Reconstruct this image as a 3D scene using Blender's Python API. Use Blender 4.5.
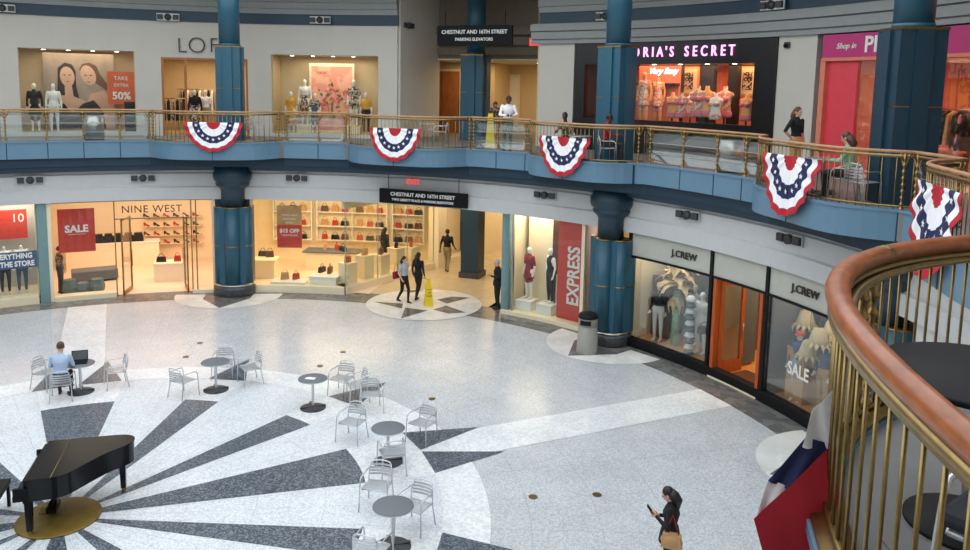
import bpy, bmesh, math, random
from mathutils import Vector, Matrix
random.seed(7)
for o in list(bpy.data.objects): bpy.data.objects.remove(o)
scn = bpy.context.scene
col = scn.collection
PI = math.pi
# ---------------- camera ----------------
FPX, PITCH, ROLL, PPY, HC = 796.91, .12994, .01903, 191.17, 7.5
CX, CY = -.9609*HC, 1.71754*HC            # centre of the rotunda
cam_d = bpy.data.cameras.new('camera'); cam = bpy.data.objects.new('camera', cam_d); col.objects.link(cam)
fw = Vector((0, math.cos(PITCH), -math.sin(PITCH))); up0 = Vector((0, math.sin(PITCH), math.cos(PITCH))); rt0 = Vector((1, 0, 0))
rt = math.cos(ROLL)*rt0 + math.sin(ROLL)*up0; up = -math.sin(ROLL)*rt0 + math.cos(ROLL)*up0
M = Matrix((rt, up, -fw)).transposed().to_4x4(); M.translation = (0, 0, HC); cam.matrix_world = M
cam_d.sensor_width = 36; cam_d.lens = FPX/970*36; cam_d.shift_y = -(275-PPY)/970; cam_d.clip_end = 300; cam_d.clip_start = .05
scn.camera = cam
# ---------------- daylight from the roof light ----------------
w = bpy.data.worlds.new('world'); scn.world = w; w.use_nodes = True
bg = w.node_tree.nodes['Background']; bg.inputs[0].default_value = (.90, .95, 1.0, 1); bg.inputs[1].default_value = 2.1
vs = scn.view_settings; vs.view_transform = 'Standard'; vs.look = 'None'; vs.gamma = 1; vs.use_curve_mapping = False; vs.exposure = 0.0
LAMP = .62
# ---------------- helpers ----------------
def ray(px, py):
    x = (px-485)/FPX; y = -(py-PPY)/FPX
    return rt*x + up*y + fw
def Pw(px, py, z=0.0):                      # pixel -> point on the level plane z
    d = ray(px, py); t = (z-HC)/d.z; return Vector((d.x*t, d.y*t, z))
def onR(px, py, R):                         # pixel -> (angle, z) on the wall cylinder of radius R
    d = ray(px, py); a = d.x**2+d.y**2; b = -2*(d.x*CX+d.y*CY); c = CX*CX+CY*CY-R*R
    t = (-b+math.sqrt(b*b-4*a*c))/(2*a); return math.degrees(math.atan2(d.y*t-CY, d.x*t-CX)), d.z*t+HC
def pol(a, R, z=0.0):
    a = math.radians(a); return Vector((CX+R*math.cos(a), CY+R*math.sin(a), z))
def polar_of(p):
    return math.degrees(math.atan2(p.y-CY, p.x-CX)), math.hypot(p.x-CX, p.y-CY)
def rz(a): return math.radians(a-90)        # local -Y looks to the centre of the rotunda
def frame(a, R, z):                         # X right, Y up, Z towards the centre
    r = math.radians(a); m = Matrix(((math.sin(r), 0, -math.cos(r)), (-math.cos(r), 0, -math.sin(r)), (0, 1, 0))).to_4x4()
    m.translation = pol(a, R, z); return m
def hexc(r, g, b):
    f = lambda v: (v/255/12.92 if v/255 <= .04045 else ((v/255+.055)/1.055)**2.4)
    return (f(r), f(g), f(b), 1)
MATS = {}
def mat(name, c, rough=.5, metal=0, var=.06, scale=6, spec=.5, bump=0, emit=None, estr=0, coat=0, stretch=None):
    m = bpy.data.materials.new(name); m.use_nodes = True; n = m.node_tree.nodes; l = m.node_tree.links
    b = n['Principled BSDF']; tc = n.new('ShaderNodeTexCoord'); nz = n.new('ShaderNodeTexNoise'); nz.inputs['Scale'].default_value = scale
    src = tc.outputs['Object']
    if stretch:
        mp = n.new('ShaderNodeMapping'); mp.inputs['Scale'].default_value = stretch; l.new(src, mp.inputs[0]); src = mp.outputs[0]
    l.new(src, nz.inputs[0]); nz.inputs['Detail'].default_value = 3
    cr = n.new('ShaderNodeValToRGB'); cr.color_ramp.elements[0].position = .3; cr.color_ramp.elements[1].position = .7
    cr.color_ramp.elements[0].color = tuple(max(0, v*(1-var)) for v in c[:3])+(1,); cr.color_ramp.elements[1].color = tuple(min(1, v*(1+var)) for v in c[:3])+(1,)
    l.new(nz.outputs[0], cr.inputs[0]); l.new(cr.outputs[0], b.inputs['Base Color'])
    b.inputs['Roughness'].default_value = rough; b.inputs['Metallic'].default_value = metal; b.inputs['Specular IOR Level'].default_value = spec
    b.inputs['Coat Weight'].default_value = coat; b.inputs['Coat Roughness'].default_value = .12
    if bump:
        bp = n.new('ShaderNodeBump'); bp.inputs['Strength'].default_value = bump; l.new(nz.outputs[0], bp.inputs['Height']); l.new(bp.outputs[0], b.inputs['Normal'])
    if emit: b.inputs['Emission Color'].default_value = emit; b.inputs['Emission Strength'].default_value = estr
    MATS[name] = m; return m
def glass_mat(name, tint=(1, 1, 1), fac=.07, rough=.02):
    m = bpy.data.materials.new(name); m.use_nodes = True; n = m.node_tree.nodes; l = m.node_tree.links
    n.remove(n['Principled BSDF']); t = n.new('ShaderNodeBsdfTransparent'); t.inputs[0].default_value = tint+(1,)
    g = n.new('ShaderNodeBsdfGlossy'); g.inputs['Roughness'].default_value = rough
    lw = n.new('ShaderNodeLayerWeight'); lw.inputs[0].default_value = .35; ma = n.new('ShaderNodeMath'); ma.operation = 'MULTIPLY_ADD'
    ma.inputs[1].default_value = .30; ma.inputs[2].default_value = fac; l.new(lw.outputs['Fresnel'], ma.inputs[0])
    mx = n.new('ShaderNodeMixShader'); l.new(ma.outputs[0], mx.inputs[0]); l.new(t.outputs[0], mx.inputs[1]); l.new(g.outputs[0], mx.inputs[2])
    l.new(mx.outputs[0], n['Material Output'].inputs[0]); MATS[name] = m; return m
def tag(o, label=None, cat=None, group=None, kind=None):
    if label: o['label'] = label
    if cat: o['category'] = cat
    if group: o['group'] = group
    if kind: o['kind'] = kind
    return o
class MB:
    def __init__(s): s.v = []; s.f = []; s.m = []; s.sm = []
    def add(s, vs, fs, mi=0, smooth=False, M=None):
        o = len(s.v)
        s.v += [tuple(M @ Vector(v)) if M else tuple(v) for v in vs]
        for f in fs: s.f.append(tuple(i+o for i in f)); s.m.append(mi); s.sm.append(smooth)
        return s
    def box(s, c, d, mi=0, M=None, rot=None, taper=1.0, bev=0):
        x, y, z = d[0]/2, d[1]/2, d[2]/2
        R = Matrix.Rotation(rot, 4, 'Z') if isinstance(rot, (int, float)) else (rot or Matrix.Identity(4))
        T = Matrix.Translation(c) @ R
        if M: T = M @ T
        if bev:
            e = bev; vs = []; L = [(x-e, y, z-e), (x, y-e, z-e), (x-e, y-e, z)]
            bm = bmesh.new(); bmesh.ops.create_cube(bm, size=1, matrix=Matrix.Diagonal((d[0], d[1], d[2], 1)))
            bmesh.ops.bevel(bm, geom=bm.edges[:], offset=e, segments=2, affect='EDGES', profile=.5)
            bm.verts.index_update(); s.add([v.co for v in bm.verts], [[v.index for v in f.verts] for f in bm.faces], mi, False, T); bm.free(); return s
        t = taper
        vs = [(-x, -y, -z), (x, -y, -z), (x, y, -z), (-x, y, -z), (-x*t, -y*t, z), (x*t, -y*t, z), (x*t, y*t, z), (-x*t, y*t, z)]
        return s.add(vs, [(0, 3, 2, 1), (4, 5, 6, 7), (0, 1, 5, 4), (1, 2, 6, 5), (2, 3, 7, 6), (3, 0, 4, 7)], mi, False, T)
    def tube(s, pts, r, mi=0, n=8, M=None, caps=True, sx=1.0):
        pts = [Vector(p) for p in pts]; rs = r if isinstance(r, (list, tuple)) else [r]*len(pts)
        vs = []; fs = []; pn = None
        for i, p in enumerate(pts):
            t = (pts[min(i+1, len(pts)-1)]-pts[max(i-1, 0)]).normalized()
            if pn is None: pn = t.orthogonal().normalized() if abs(t.z) > .9 else Vector((0, 0, 1))
            u = (pn - t*pn.dot(t)); u = u.normalized() if u.length > 1e-6 else t.orthogonal().normalized(); pn = u; q = t.cross(u)
            for k in range(n):
                a = 2*PI*k/n; vs.append(p + (u*math.cos(a) + q*math.sin(a)*sx)*rs[i])
        for i in range(len(pts)-1):
            for k in range(n): fs.append((i*n+k, i*n+(k+1) % n, (i+1)*n+(k+1) % n, (i+1)*n+k))
        if caps: fs.append(tuple(range(n))[::-1]); fs.append(tuple((len(pts)-1)*n+k for k in range(n)))
        return s.add(vs, fs, mi, True, M)
    def lathe(s, prof, c=(0, 0, 0), n=20, mi=0, M=None, caps=True, sy=1.0, smooth=True):
        vs = []; fs = []
        for r, z in prof:
            for k in range(n):
                a = 2*PI*k/n; vs.append((c[0]+r*math.cos(a), c[1]+r*math.sin(a)*sy, c[2]+z))
        for i in range(len(prof)-1):
            for k in range(n): fs.append((i*n+k, i*n+(k+1) % n, (i+1)*n+(k+1) % n, (i+1)*n+k))
        if caps: fs.append(tuple(range(n))[::-1]); fs.append(tuple((len(prof)-1)*n+k for k in range(n)))
        return s.add(vs, fs, mi, smooth, M)
    def ell(s, c, d, mi=0, M=None, n=14, m=8):
        vs = [(c[0], c[1], c[2]-d[2])]; fs = []
        for i in range(1, m):
            t = PI*i/m - PI/2
            for k in range(n):
                a = 2*PI*k/n; vs.append((c[0]+d[0]*math.cos(t)*math.cos(a), c[1]+d[1]*math.cos(t)*math.sin(a), c[2]+d[2]*math.sin(t)))
        vs.append((c[0], c[1], c[2]+d[2])); L = len(vs)-1
        for k in range(n): fs.append((0, 1+(k+1) % n, 1+k)); fs.append((L, L-n+k, L-n+(k+1) % n))
        for i in range(m-2):
            for k in range(n): fs.append((1+i*n+k, 1+i*n+(k+1) % n, 1+(i+1)*n+(k+1) % n, 1+(i+1)*n+k))
        return s.add(vs, fs, mi, True, M)
    def prism(s, poly, z0, z1, mi=0, M=None):
        n = len(poly); vs = [(p[0], p[1], z0) for p in poly]+[(p[0], p[1], z1) for p in poly]
        a = sum(poly[i][0]*poly[(i+1) % n][1]-poly[(i+1) % n][0]*poly[i][1] for i in range(n))
        fs = [tuple(range(n))[::-1], tuple(range(n, 2*n))]+[(i, (i+1) % n, n+(i+1) % n, n+i) for i in range(n)]
        if a < 0: fs = [f[::-1] for f in fs]
        return s.add(vs, fs, mi, False, M)
    def sweep(s, prof, a0, a1, step=1.0, mi=0, path=None, caps=True, C=None, smooth=False):
        # closed profile of (radius, z) carried round the rotunda; with path the radii are offsets from path(angle)
        n = max(1, int(abs(a1-a0)/step+.5)); k = len(prof); vs = []; fs = []
        ox, oy = (CX, CY) if C is None else C
        for i in range(n+1):
            a = a0+(a1-a0)*i/n; r0 = path(a) if path else 0; ar = math.radians(a)
            for r, z in prof: vs.append((ox+(r0+r)*math.cos(ar), oy+(r0+r)*math.sin(ar), z))
        for i in range(n):
            for j in range(k): fs.append((i*k+j, i*k+(j+1) % k, (i+1)*k+(j+1) % k, (i+1)*k+j))
        if caps: fs.append(tuple(range(k))[::-1]); fs.append(tuple(n*k+j for j in range(k)))
        return s.add(vs, fs, mi, smooth)
    def arc(s, a0, a1, r0, r1, z0, z1, mi=0, step=1.0, C=None, path=None):
        return s.sweep([(r0, z0), (r1, z0), (r1, z1), (r0, z1)], a0, a1, step, mi, C=C, path=path)
    def build(s, name, mats, parent=None, loc=None, rot=None, fix=True):
        me = bpy.data.meshes.new(name); me.from_pydata(s.v, [], s.f)
        for m in (mats if isinstance(mats, (list, tuple)) else [mats]): me.materials.append(MATS[m] if isinstance(m, str) else m)
        me.polygons.foreach_set('material_index', s.m); me.polygons.foreach_set('use_smooth', s.sm)
        if fix:
            bm = bmesh.new(); bm.from_mesh(me); bmesh.ops.recalc_face_normals(bm, faces=bm.faces[:]); bm.to_mesh(me); bm.free()
        o = bpy.data.objects.new(name, me); col.objects.link(o)
        if parent: o.parent = parent
        if loc is not None: o.location = loc
        if rot is not None: o.rotation_euler = (0, 0, rot)
        return o
def struct(name, mb, m, **k):
    o = mb.build(name, m, **k); o['kind'] = 'structure'; return o
def empty(name, loc=(0, 0, 0), rot=0, label=None, cat=None, group=None, parent=None):
    o = bpy.data.objects.new(name, None); col.objects.link(o); o.location = loc; o.rotation_euler = (0, 0, rot); o.empty_display_size = .2
    if parent: o.parent = parent
    return tag(o, label, cat, group)
def centred(o, parent=None):
    """move a world-space mesh's origin to its bottom centre"""
    me = o.data; xs = [v.co for v in me.vertices]
    c = Vector(((min(v.x for v in xs)+max(v.x for v in xs))/2, (min(v.y for v in xs)+max(v.y for v in xs))/2, min(v.z for v in xs)))
    me.transform(Matrix.Translation(-c)); o.location = c; return o
CH = {}
def kids(o): return CH.get(o.name) or [c for c in bpy.data.objects if c.parent == o]
def copy_tree(o, parent=None, kidmap=None):
    c = o.copy(); col.objects.link(c); c.parent = parent
    for ch in (kidmap or {}).get(o.name, []): copy_tree(ch, c, kidmap)
    return c
def kidmap_of(o):
    m = {}
    def rec(x):
        m[x.name] = [c for c in bpy.data.objects if c.parent == x]
        for c in m[x.name]: rec(c)
    rec(o); return m
def copy_thing(o, km, loc, rot, label, group=None):
    c = copy_tree(o, None, km); c.location = loc; c.rotation_euler = (0, 0, rot); c['label'] = label
    if group: c['group'] = group
    return c
def text(body, size, m, name, M, parent=None, ext=.008, bold=0.0, align='CENTER', sx=1.0, shear=0, space=1.0):
    cu = bpy.data.curves.new(name, 'FONT'); cu.body = body; cu.size = size; cu.extrude = ext; cu.offset = bold; cu.align_x = align; cu.align_y = 'CENTER'; cu.shear = shear; cu.space_character = space
    cu.resolution_u = 3
    t = bpy.data.objects.new(name, cu); col.objects.link(t); dg = bpy.context.evaluated_depsgraph_get()
    me = bpy.data.meshes.new_from_object(t.evaluated_get(dg)); bpy.data.objects.remove(t)
    me.transform(Matrix.Diagonal((sx, 1, 1, 1))); me.materials.clear(); me.materials.append(MATS[m])
    o = bpy.data.objects.new(name, me); col.objects.link(o)
    if parent: o.parent = parent; o.matrix_parent_inverse = Matrix.Identity(4)
    o.matrix_local = M
    return o
ZU = HC-2.04        # level of the upper floor
# balcony edge: circle with bulging bays
BAYS = [(124+8.5, 7.5, 1.1, 4), (97.8, 8.4, 1.1, 4), (71.5, 8.7, 1.25, 4), (46, 8.0, 1.05, 4), (12.6, 9.0, 1.0, 4), (-10.5, 8.5, 1.1, 4), (-41.5, 13.0, 2.13, 2)]
def Rb(a):
    r = 14.62
    for c, w_, d, e in BAYS:
        x = abs(a-c)/w_
        if x < 1: r -= d*(1-x**e)
    return r
# ---------------- materials ----------------
mat('wall_grey', hexc(204, 200, 190), .8, var=.02, scale=1.5)
mat('wall_white', hexc(205, 205, 200), .8, var=.02)
mat('cornice', hexc(196, 197, 197), .7, var=.02)
mat('moulding', hexc(150, 153, 152), .7, var=.03)
mat('fascia_blue', hexc(98, 132, 154), .35, var=.03, scale=2)
mat('band_blue', hexc(30, 58, 76), .45, var=.05)
mat('deep_blue', hexc(22, 50, 68), .5, var=.05)
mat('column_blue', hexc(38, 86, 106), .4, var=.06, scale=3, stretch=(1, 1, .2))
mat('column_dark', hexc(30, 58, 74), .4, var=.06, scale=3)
mat('brass', hexc(152, 124, 78), .3, metal=1, var=.1, scale=20)
mat('brass_dull', hexc(150, 128, 84), .38, metal=1, var=.15, scale=15)
mat('steel', hexc(180, 178, 170), .3, metal=1, var=.05)
mat('alu', hexc(208, 211, 214), .38, metal=.75, var=.04)
mat('rail_wood', hexc(148, 82, 40), .34, var=.28, scale=9, spec=.4, coat=.1, stretch=(1, 1, 4))
mat('dark_stone', hexc(62, 66, 70), .3, var=.3, scale=14)
mat('black', hexc(18, 18, 20), .6, spec=.25)
mat('black_gloss', hexc(12, 13, 16), .2, var=.1, spec=.3)
mat('far_rail', hexc(176, 132, 96), .4, var=.15, scale=5)
mat('table_black', hexc(14, 15, 18), .6, spec=.2)
mat('bin_grey', hexc(150, 150, 142), .5)
mat('sign_black', hexc(14, 15, 17), .6, spec=.2)
mat('letter_white', hexc(235, 235, 230), .6)
mat('tile_upper', hexc(118, 118, 117), .5, var=.08, scale=2)
mat('tile_tan', hexc(200, 182, 150), .25, var=.08, scale=3)
glass_mat('glass', (.96, .985, .975), .012)
glass_mat('glass_rail', (.86, .90, .90), .03)
def terrazzo(name, base, speck, amt=.5, scale=22, rough=.28, joints=True):
    m = bpy.data.materials.new(name); m.use_nodes = True; n = m.node_tree.nodes; l = m.node_tree.links; b = n['Principled BSDF']
    tc = n.new('ShaderNodeTexCoord'); v = n.new('ShaderNodeTexVoronoi'); v.inputs['Scale'].default_value = scale; l.new(tc.outputs['Object'], v.inputs[0])
    sp = n.new('ShaderNodeSeparateColor'); l.new(v.outputs['Color'], sp.inputs[0])
    cr = n.new('ShaderNodeValToRGB'); cr.color_ramp.elements[0].color = base; cr.color_ramp.elements[1].color = speck
    cr.color_ramp.elements[0].position = 1-amt-.25; cr.color_ramp.elements[1].position = 1-amt+.25; l.new(sp.outputs[0], cr.inputs[0])
    nz = n.new('ShaderNodeTexNoise'); nz.inputs['Scale'].default_value = 1.2; nz.inputs['Detail'].default_value = 4; l.new(tc.outputs['Object'], nz.inputs[0])
    mr = n.new('ShaderNodeMapRange'); mr.inputs[1].default_value = .3; mr.inputs[2].default_value = .7; mr.inputs[3].default_value = .93; mr.inputs[4].default_value = 1.05; l.new(nz.outputs[0], mr.inputs[0])
    mx = n.new('ShaderNodeVectorMath'); mx.operation = 'SCALE'; l.new(cr.outputs[0], mx.inputs[0]); l.new(mr.outputs[0], mx.inputs['Scale'])
    out = mx.outputs[0]
    if joints:
        xy = n.new('ShaderNodeSeparateXYZ'); l.new(tc.outputs['Object'], xy.inputs[0])
        def M2(op, a, bb=None):
            q = n.new('ShaderNodeMath'); q.operation = op
            for i, z in enumerate((a, bb)):
                if z is None: continue
                if isinstance(z, (int, float)): q.inputs[i].default_value = z
                else: l.new(z, q.inputs[i])
            return q.outputs[0]
        R = M2('SQRT', M2('ADD', M2('MULTIPLY', xy.outputs[0], xy.outputs[0]), M2('MULTIPLY', xy.outputs[1], xy.outputs[1])))
        A = M2('ARCTAN2', xy.outputs[1], xy.outputs[0])
        jr = M2('LESS_THAN', M2('MODULO', M2('ADD', R, .38), 1.213), .014)
        step = math.radians(7.5)
        fa = M2('MODULO', M2('ADD', A, 48*step+math.radians(.8)), step)
        ja = M2('LESS_THAN', M2('MULTIPLY', fa, R), .014)
        j = M2('MAXIMUM', jr, ja); k = M2('SUBTRACT', 1.0, M2('MULTIPLY', j, .2))
        s2 = n.new('ShaderNodeVectorMath'); s2.operation = 'SCALE'; l.new(out, s2.inputs[0]); l.new(k, s2.inputs['Scale']); out = s2.outputs[0]
    l.new(out, b.inputs['Base Color']); b.inputs['Roughness'].default_value = rough; b.inputs['Specular IOR Level'].default_value = .5
    MATS[name] = m
terrazzo('terrazzo_light', hexc(180, 184, 188), hexc(207, 211, 214), .5, 42, rough=.24)
terrazzo('terrazzo_inner', hexc(196, 202, 207), hexc(224, 229, 233), .55, 42, rough=.28)
terrazzo('terrazzo_dark', hexc(58, 68, 78), hexc(128, 138, 147), .35, 40, joints=False)
terrazzo('terrazzo_white', hexc(214, 218, 219), hexc(234, 237, 238), .5, 20, joints=False)
terrazzo('marble_border', hexc(98, 98, 98), hexc(122, 120, 118), .4, 5, rough=.2, joints=False)
terrazzo('marble_white', hexc(222, 222, 218), hexc(232, 232, 230), .4, 4, rough=.2, joints=False)
mat('gold_disc', hexc(122, 100, 40), .5, metal=.3, var=.15, scale=5)
# ---------------- rotunda floor ----------------
fl = MB()
def disc(mb, R, z, mi, n=120, C=(0, 0)):
    vs = [(C[0]+R*math.cos(2*PI*i/n), C[1]+R*math.sin(2*PI*i/n), z) for i in range(n)]; mb.add(vs, [tuple(range(n))], mi)
def ringseg(mb, r0, r1, a0, a1, z, mi, step=1.5):
    n = max(1, int(abs(a1-a0)/step+.99)); vs = []
    for i in range(n+1):
        a = math.radians(a0+(a1-a0)*i/n); vs += [(r0*math.cos(a), r0*math.sin(a), z), (r1*math.cos(a), r1*math.sin(a), z)]
    mb.add(vs, [(2*i, 2*i+1, 2*i+3, 2*i+2) for i in range(n)], mi)
def tri(mb, pts, z, mi, polar=True):
    vs = [((r*math.cos(math.radians(a)), r*math.sin(math.radians(a))) if polar else (r-CX, a-CY)) for r, a in pts]
    mb.add([(x, y, z) for x, y in vs], [tuple(range(len(vs)))], mi)
disc(fl, 18.5, 0, 0)
disc(fl, 6.6, .003, 1)
ringseg(fl, 14.32, 15.6, -180, 180, .003, 4, 2)
WIDE, NARROW = 8.4, 4.5
for k in range(12):
    a = 24+30*k; wdt = WIDE if k % 3 == 0 else NARROW
    aa = a-.5 if k % 3 else a
    ringseg(fl, .55, 5.24, aa-wdt, aa+wdt, .006, 2)
    ringseg(fl, 5.24, 6.62, aa-wdt, aa+wdt, .006, 3)
    if k % 3 == 0:
        ca, sa = math.cos(math.radians(a+.8)), math.sin(math.radians(a+.8))
        P2 = [(6.62, -.6), (14.32, -.58), (14.32, .58), (6.62, .6)]
        fl.add([(x*ca-y*sa, x*sa+y*ca, .006) for x, y in P2], [(0, 1, 2, 3)], 3)
ringseg(fl, 6.59, 7.42, -180, 180, .008, 3)
for k in range(12):
    a = 24+30*k
    if k % 3 == 0:
        tri(fl, [(6.6, a+9.4), (6.6, a+1.2), (8.22, a+5.1)], .011, 2)
        tri(fl, [(6.6, a+.6), (6.6, a-7.9), (8.2, a-3.9)], .011, 2)
    else:
        tri(fl, [(6.6, a+4.3-.5), (6.6, a-4.3-.5), (8.15, a)], .011, 2)
# white rounds with a dark point at each column
for ca_ in (97, 42.6, 9.0, -44, 150, 205, 258):
    n = 24; vs = []
    c = (14.9*math.cos(math.radians(ca_)), 14.9*math.sin(math.radians(ca_)))
    vs = []
    for i in range(n+1):
        t = math.radians(ca_)+PI/2+PI*i/n; vs.append((c[0]+1.85*math.cos(t), c[1]+1.85*math.sin(t), .008))
    fl.add(vs, [tuple(range(n+1))], 5)
    tri(fl, [(13.1, ca_), (14.3, ca_+3.2), (15.0, ca_+3.2), (15.0, ca_-3.2), (14.3, ca_-3.2)], .011, 4)
# round inlay in the mouth of the corridor
Cc = Pw(424, 304); disc(fl, 2.0, .014, 5, 60, (Cc.x-CX, Cc.y-CY))
for pts in ([(373, 302), (403, 304), (402, 309)], [(401, 319), (405, 308), (428, 311)], [(433, 310), (446, 306), (466, 313), (448, 314)], [(437, 300), (447, 304), (470, 298), (452, 297)], [(400, 291), (412, 293), (425, 290)]):
    tri(fl, [(Pw(*q).x, Pw(*q).y) for q in pts], .017, 4, polar=False)
# dark marble cheek at the right of the corridor mouth
tri(fl, [(Pw(*q).x, Pw(*q).y) for q in [(476, 315), (497, 302), (512, 311), (560, 325), (556, 329)]], .012, 4, polar=False)
tri(fl, [(Pw(*q).x, Pw(*q).y) for q in [(347, 297), (372, 286), (384, 281), (374, 291), (352, 301)]], .012, 4, polar=False)
# brass floor plugs
for q in [(533, 497), (597, 495), (432, 399), (320, 366), (343, 352), (186, 357), (200, 343)]:
    p = Pw(*q); r_ = .085
    disc(fl, r_, .012, 6, 16, (p.x-CX, p.y-CY))
struct('floor', fl, ['terrazzo_light', 'terrazzo_inner', 'terrazzo_dark', 'terrazzo_white', 'marble_border', 'marble_white', 'brass_dull'], loc=(CX, CY, 0), fix=False)
g = MB(); g.lathe([(.67, 0), (.67, .02), (.65, .03)], n=64); g.build('floor_medallion', 'gold_disc', loc=(CX-.02, CY-.02, .006))
tag(bpy.data.objects['floor_medallion'], 'round gold metal disc in the floor beneath the black grand piano', 'floor medallion')
# ---------------- upper slab, fascia, shell ----------------
sb = MB()
for i in range(360):
    a, a_ = i-180, i-179; r_, q_ = Rb(a)+.02, Rb(a_)+.02
    sb.add([pol(a, r_, ZU-.52), pol(a, 15.25, ZU-.52), pol(a, 15.25, ZU), pol(a, r_, ZU), pol(a_, q_, ZU-.52), pol(a_, 15.25, ZU-.52), pol(a_, 15.25, ZU), pol(a_, q_, ZU)], [(0, 1, 5, 4), (1, 2, 6, 5), (3, 7, 6, 2), (0, 4, 7, 3)])
sb.arc(-180, 180, 15.2, 30, ZU-.5, ZU, step=2); struct('floor_upper', sb, 'tile_upper')
fb = MB(); fb.sweep([(-.02, ZU-.53), (.16, ZU-.53), (.16, ZU+.03), (-.02, ZU+.03)], -180, 180, .75, path=Rb)
fb.sweep([(-.05, ZU-.01), (.05, ZU-.01), (.05, ZU+.045), (-.05, ZU+.045)], -180, 180, .75, path=Rb)
JO = [123, 118.5, 114.4, 110.1, 106.1, 97.8, 89.6, 84.4, 79.9, 71.5, 62.8, 58.9, 54.7, 46, 38.4, 32.6, 28.0, 24.2, 21.7, 12.6, 3.8, -2, -10.5, -19, -23, -28.4]
for a in JO: fb.sweep([(-.028, ZU-.53), (0, ZU-.53), (0, ZU), (-.028, ZU)], a-.05, a+.05, .1, 1, path=Rb)
struct('trim_1', fb, ['fascia_blue', 'deep_blue'])
db = MB(); db.sweep([(.12, ZU-.82), (.9, ZU-.82), (.9, ZU-.5), (.12, ZU-.5)], -180, 180, .75, path=lambda a: .5*Rb(a)+.5*14.62); struct('trim_2', db, 'deep_blue')
lb = MB(); lb.sweep([(14.95, ZU-1.02), (15.6, ZU-1.02), (15.6, ZU-.8), (14.88, ZU-.8), (14.88, ZU-.86)], -180, 180, 1.5); struct('trim_3', lb, 'band_blue')
cn = MB(); cn.sweep([(15.1, 3.40), (15.5, 3.40), (15.5, ZU-1.0), (15.22, ZU-1.0), (15.22, ZU-1.12), (15.17, ZU-1.16), (15.17, 3.86), (15.1, 3.82)], -180, 180, 1.5); struct('trim_4', cn, 'cornice')
# upper shell: wall with shop openings
RU = 17.8
def wall_seg(a0, a1, z0, z1, m='wall_grey', name='wall_upper', r0=RU, r1=RU+.25):
    b_ = MB(); b_.arc(a0, a1, r0, r1, z0, z1); return struct(name, b_, m)
uw = MB()
for a0, a1, z0, z1 in [(180, 121.05, 0, 4.24), (121.05, 109.0, 3.1, 4.24), (121.05, 109.0, 0, .12), (109.0, 106.1, 0, 4.24), (106.1, 96.1, 2.92, 4.24), (96.1, 93.3, 0, 4.24), (93.3, 80.0, 3.12, 4.24), (93.3, 80.0, 0, .12), (80.0, 77.6, 0, 4.24), (59.6, 55.2, 0, 4.24), (31.9, 27.5, 0, 4.24), (-8, -180, 0, 4.24)]:
    uw.arc(a1, a0, RU, RU+.22, ZU+z0, ZU+z1)
struct('wall_upper', uw, 'wall_grey')
cm = MB()
for A0_, A1_ in ((-180, 59.6), (77.5, 180)): cm.sweep([(RU-.06, ZU+4.24), (RU+.3, ZU+4.24), (RU+.3, ZU+4.62), (RU-.06, ZU+4.62)], A0_, A1_, 2, 1)
for k in range(5):
    z = ZU+4.62+k*.24
    for A0_, A1_ in ((-180, 59.6), (77.5, 180)): cm.sweep([(RU-.12-k*.06, z), (RU+.3, z), (RU+.3, z+.24), (RU-.2-k*.06, z+.24), (RU-.2-k*.06, z+.2), (RU-.12-k*.06, z+.18)], A0_, A1_, 2, 0)
struct('trim_5', cm, ['moulding', 'band_blue'])
cr_ = MB()     # the stepped grey moulding over the right hand shops
for k, (z0, z1, d) in enumerate([(3.56, 3.68, .10), (3.68, 3.72, .06), (3.72, 3.95, .16), (3.95, 3.99, .10), (3.99, 4.2, .22), (4.2, 4.24, .14)]):
    cr_.sweep([(RU-d-.02, ZU+z0), (RU+.05, ZU+z0), (RU+.05, ZU+z1), (RU-d-.02, ZU+z1)], -20, 60.4, 2)
struct('trim_6', cr_, 'moulding')
lm = MB()      # fine shadow line above the left cornice
# ceiling ring round the roof light
ce = MB(); ce.arc(-180, 180, 14.9, 32, ZU+5.8, ZU+6.0, step=3); struct('ceiling', ce, 'wall_grey')
# shell behind the lower shops and far walls
sh = MB(); sh.arc(-180, 180, 31.5, 32, -.2, ZU+6.0, step=3); struct('wall_outer', sh, 'wall_grey')
sf = MB(); sf.arc(-180, 180, 18.45, 32, -.1, -.02, step=3); struct('floor_outer', sf, 'tile_tan')
lc = MB(); lc.arc(-180, 180, 15.45, 31.6, 3.5, 3.56, step=3); struct('ceiling_lower', lc, 'wall_white')
# lower wall where no shop shows
lw_ = MB(); lw_.arc(-180, 5, 15.23, 15.45, 0, 3.45, step=2); lw_.arc(126.5, 180, 15.23, 15.45, 0, 3.45, step=2); struct('wall_lower', lw_, 'wall_white')
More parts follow.
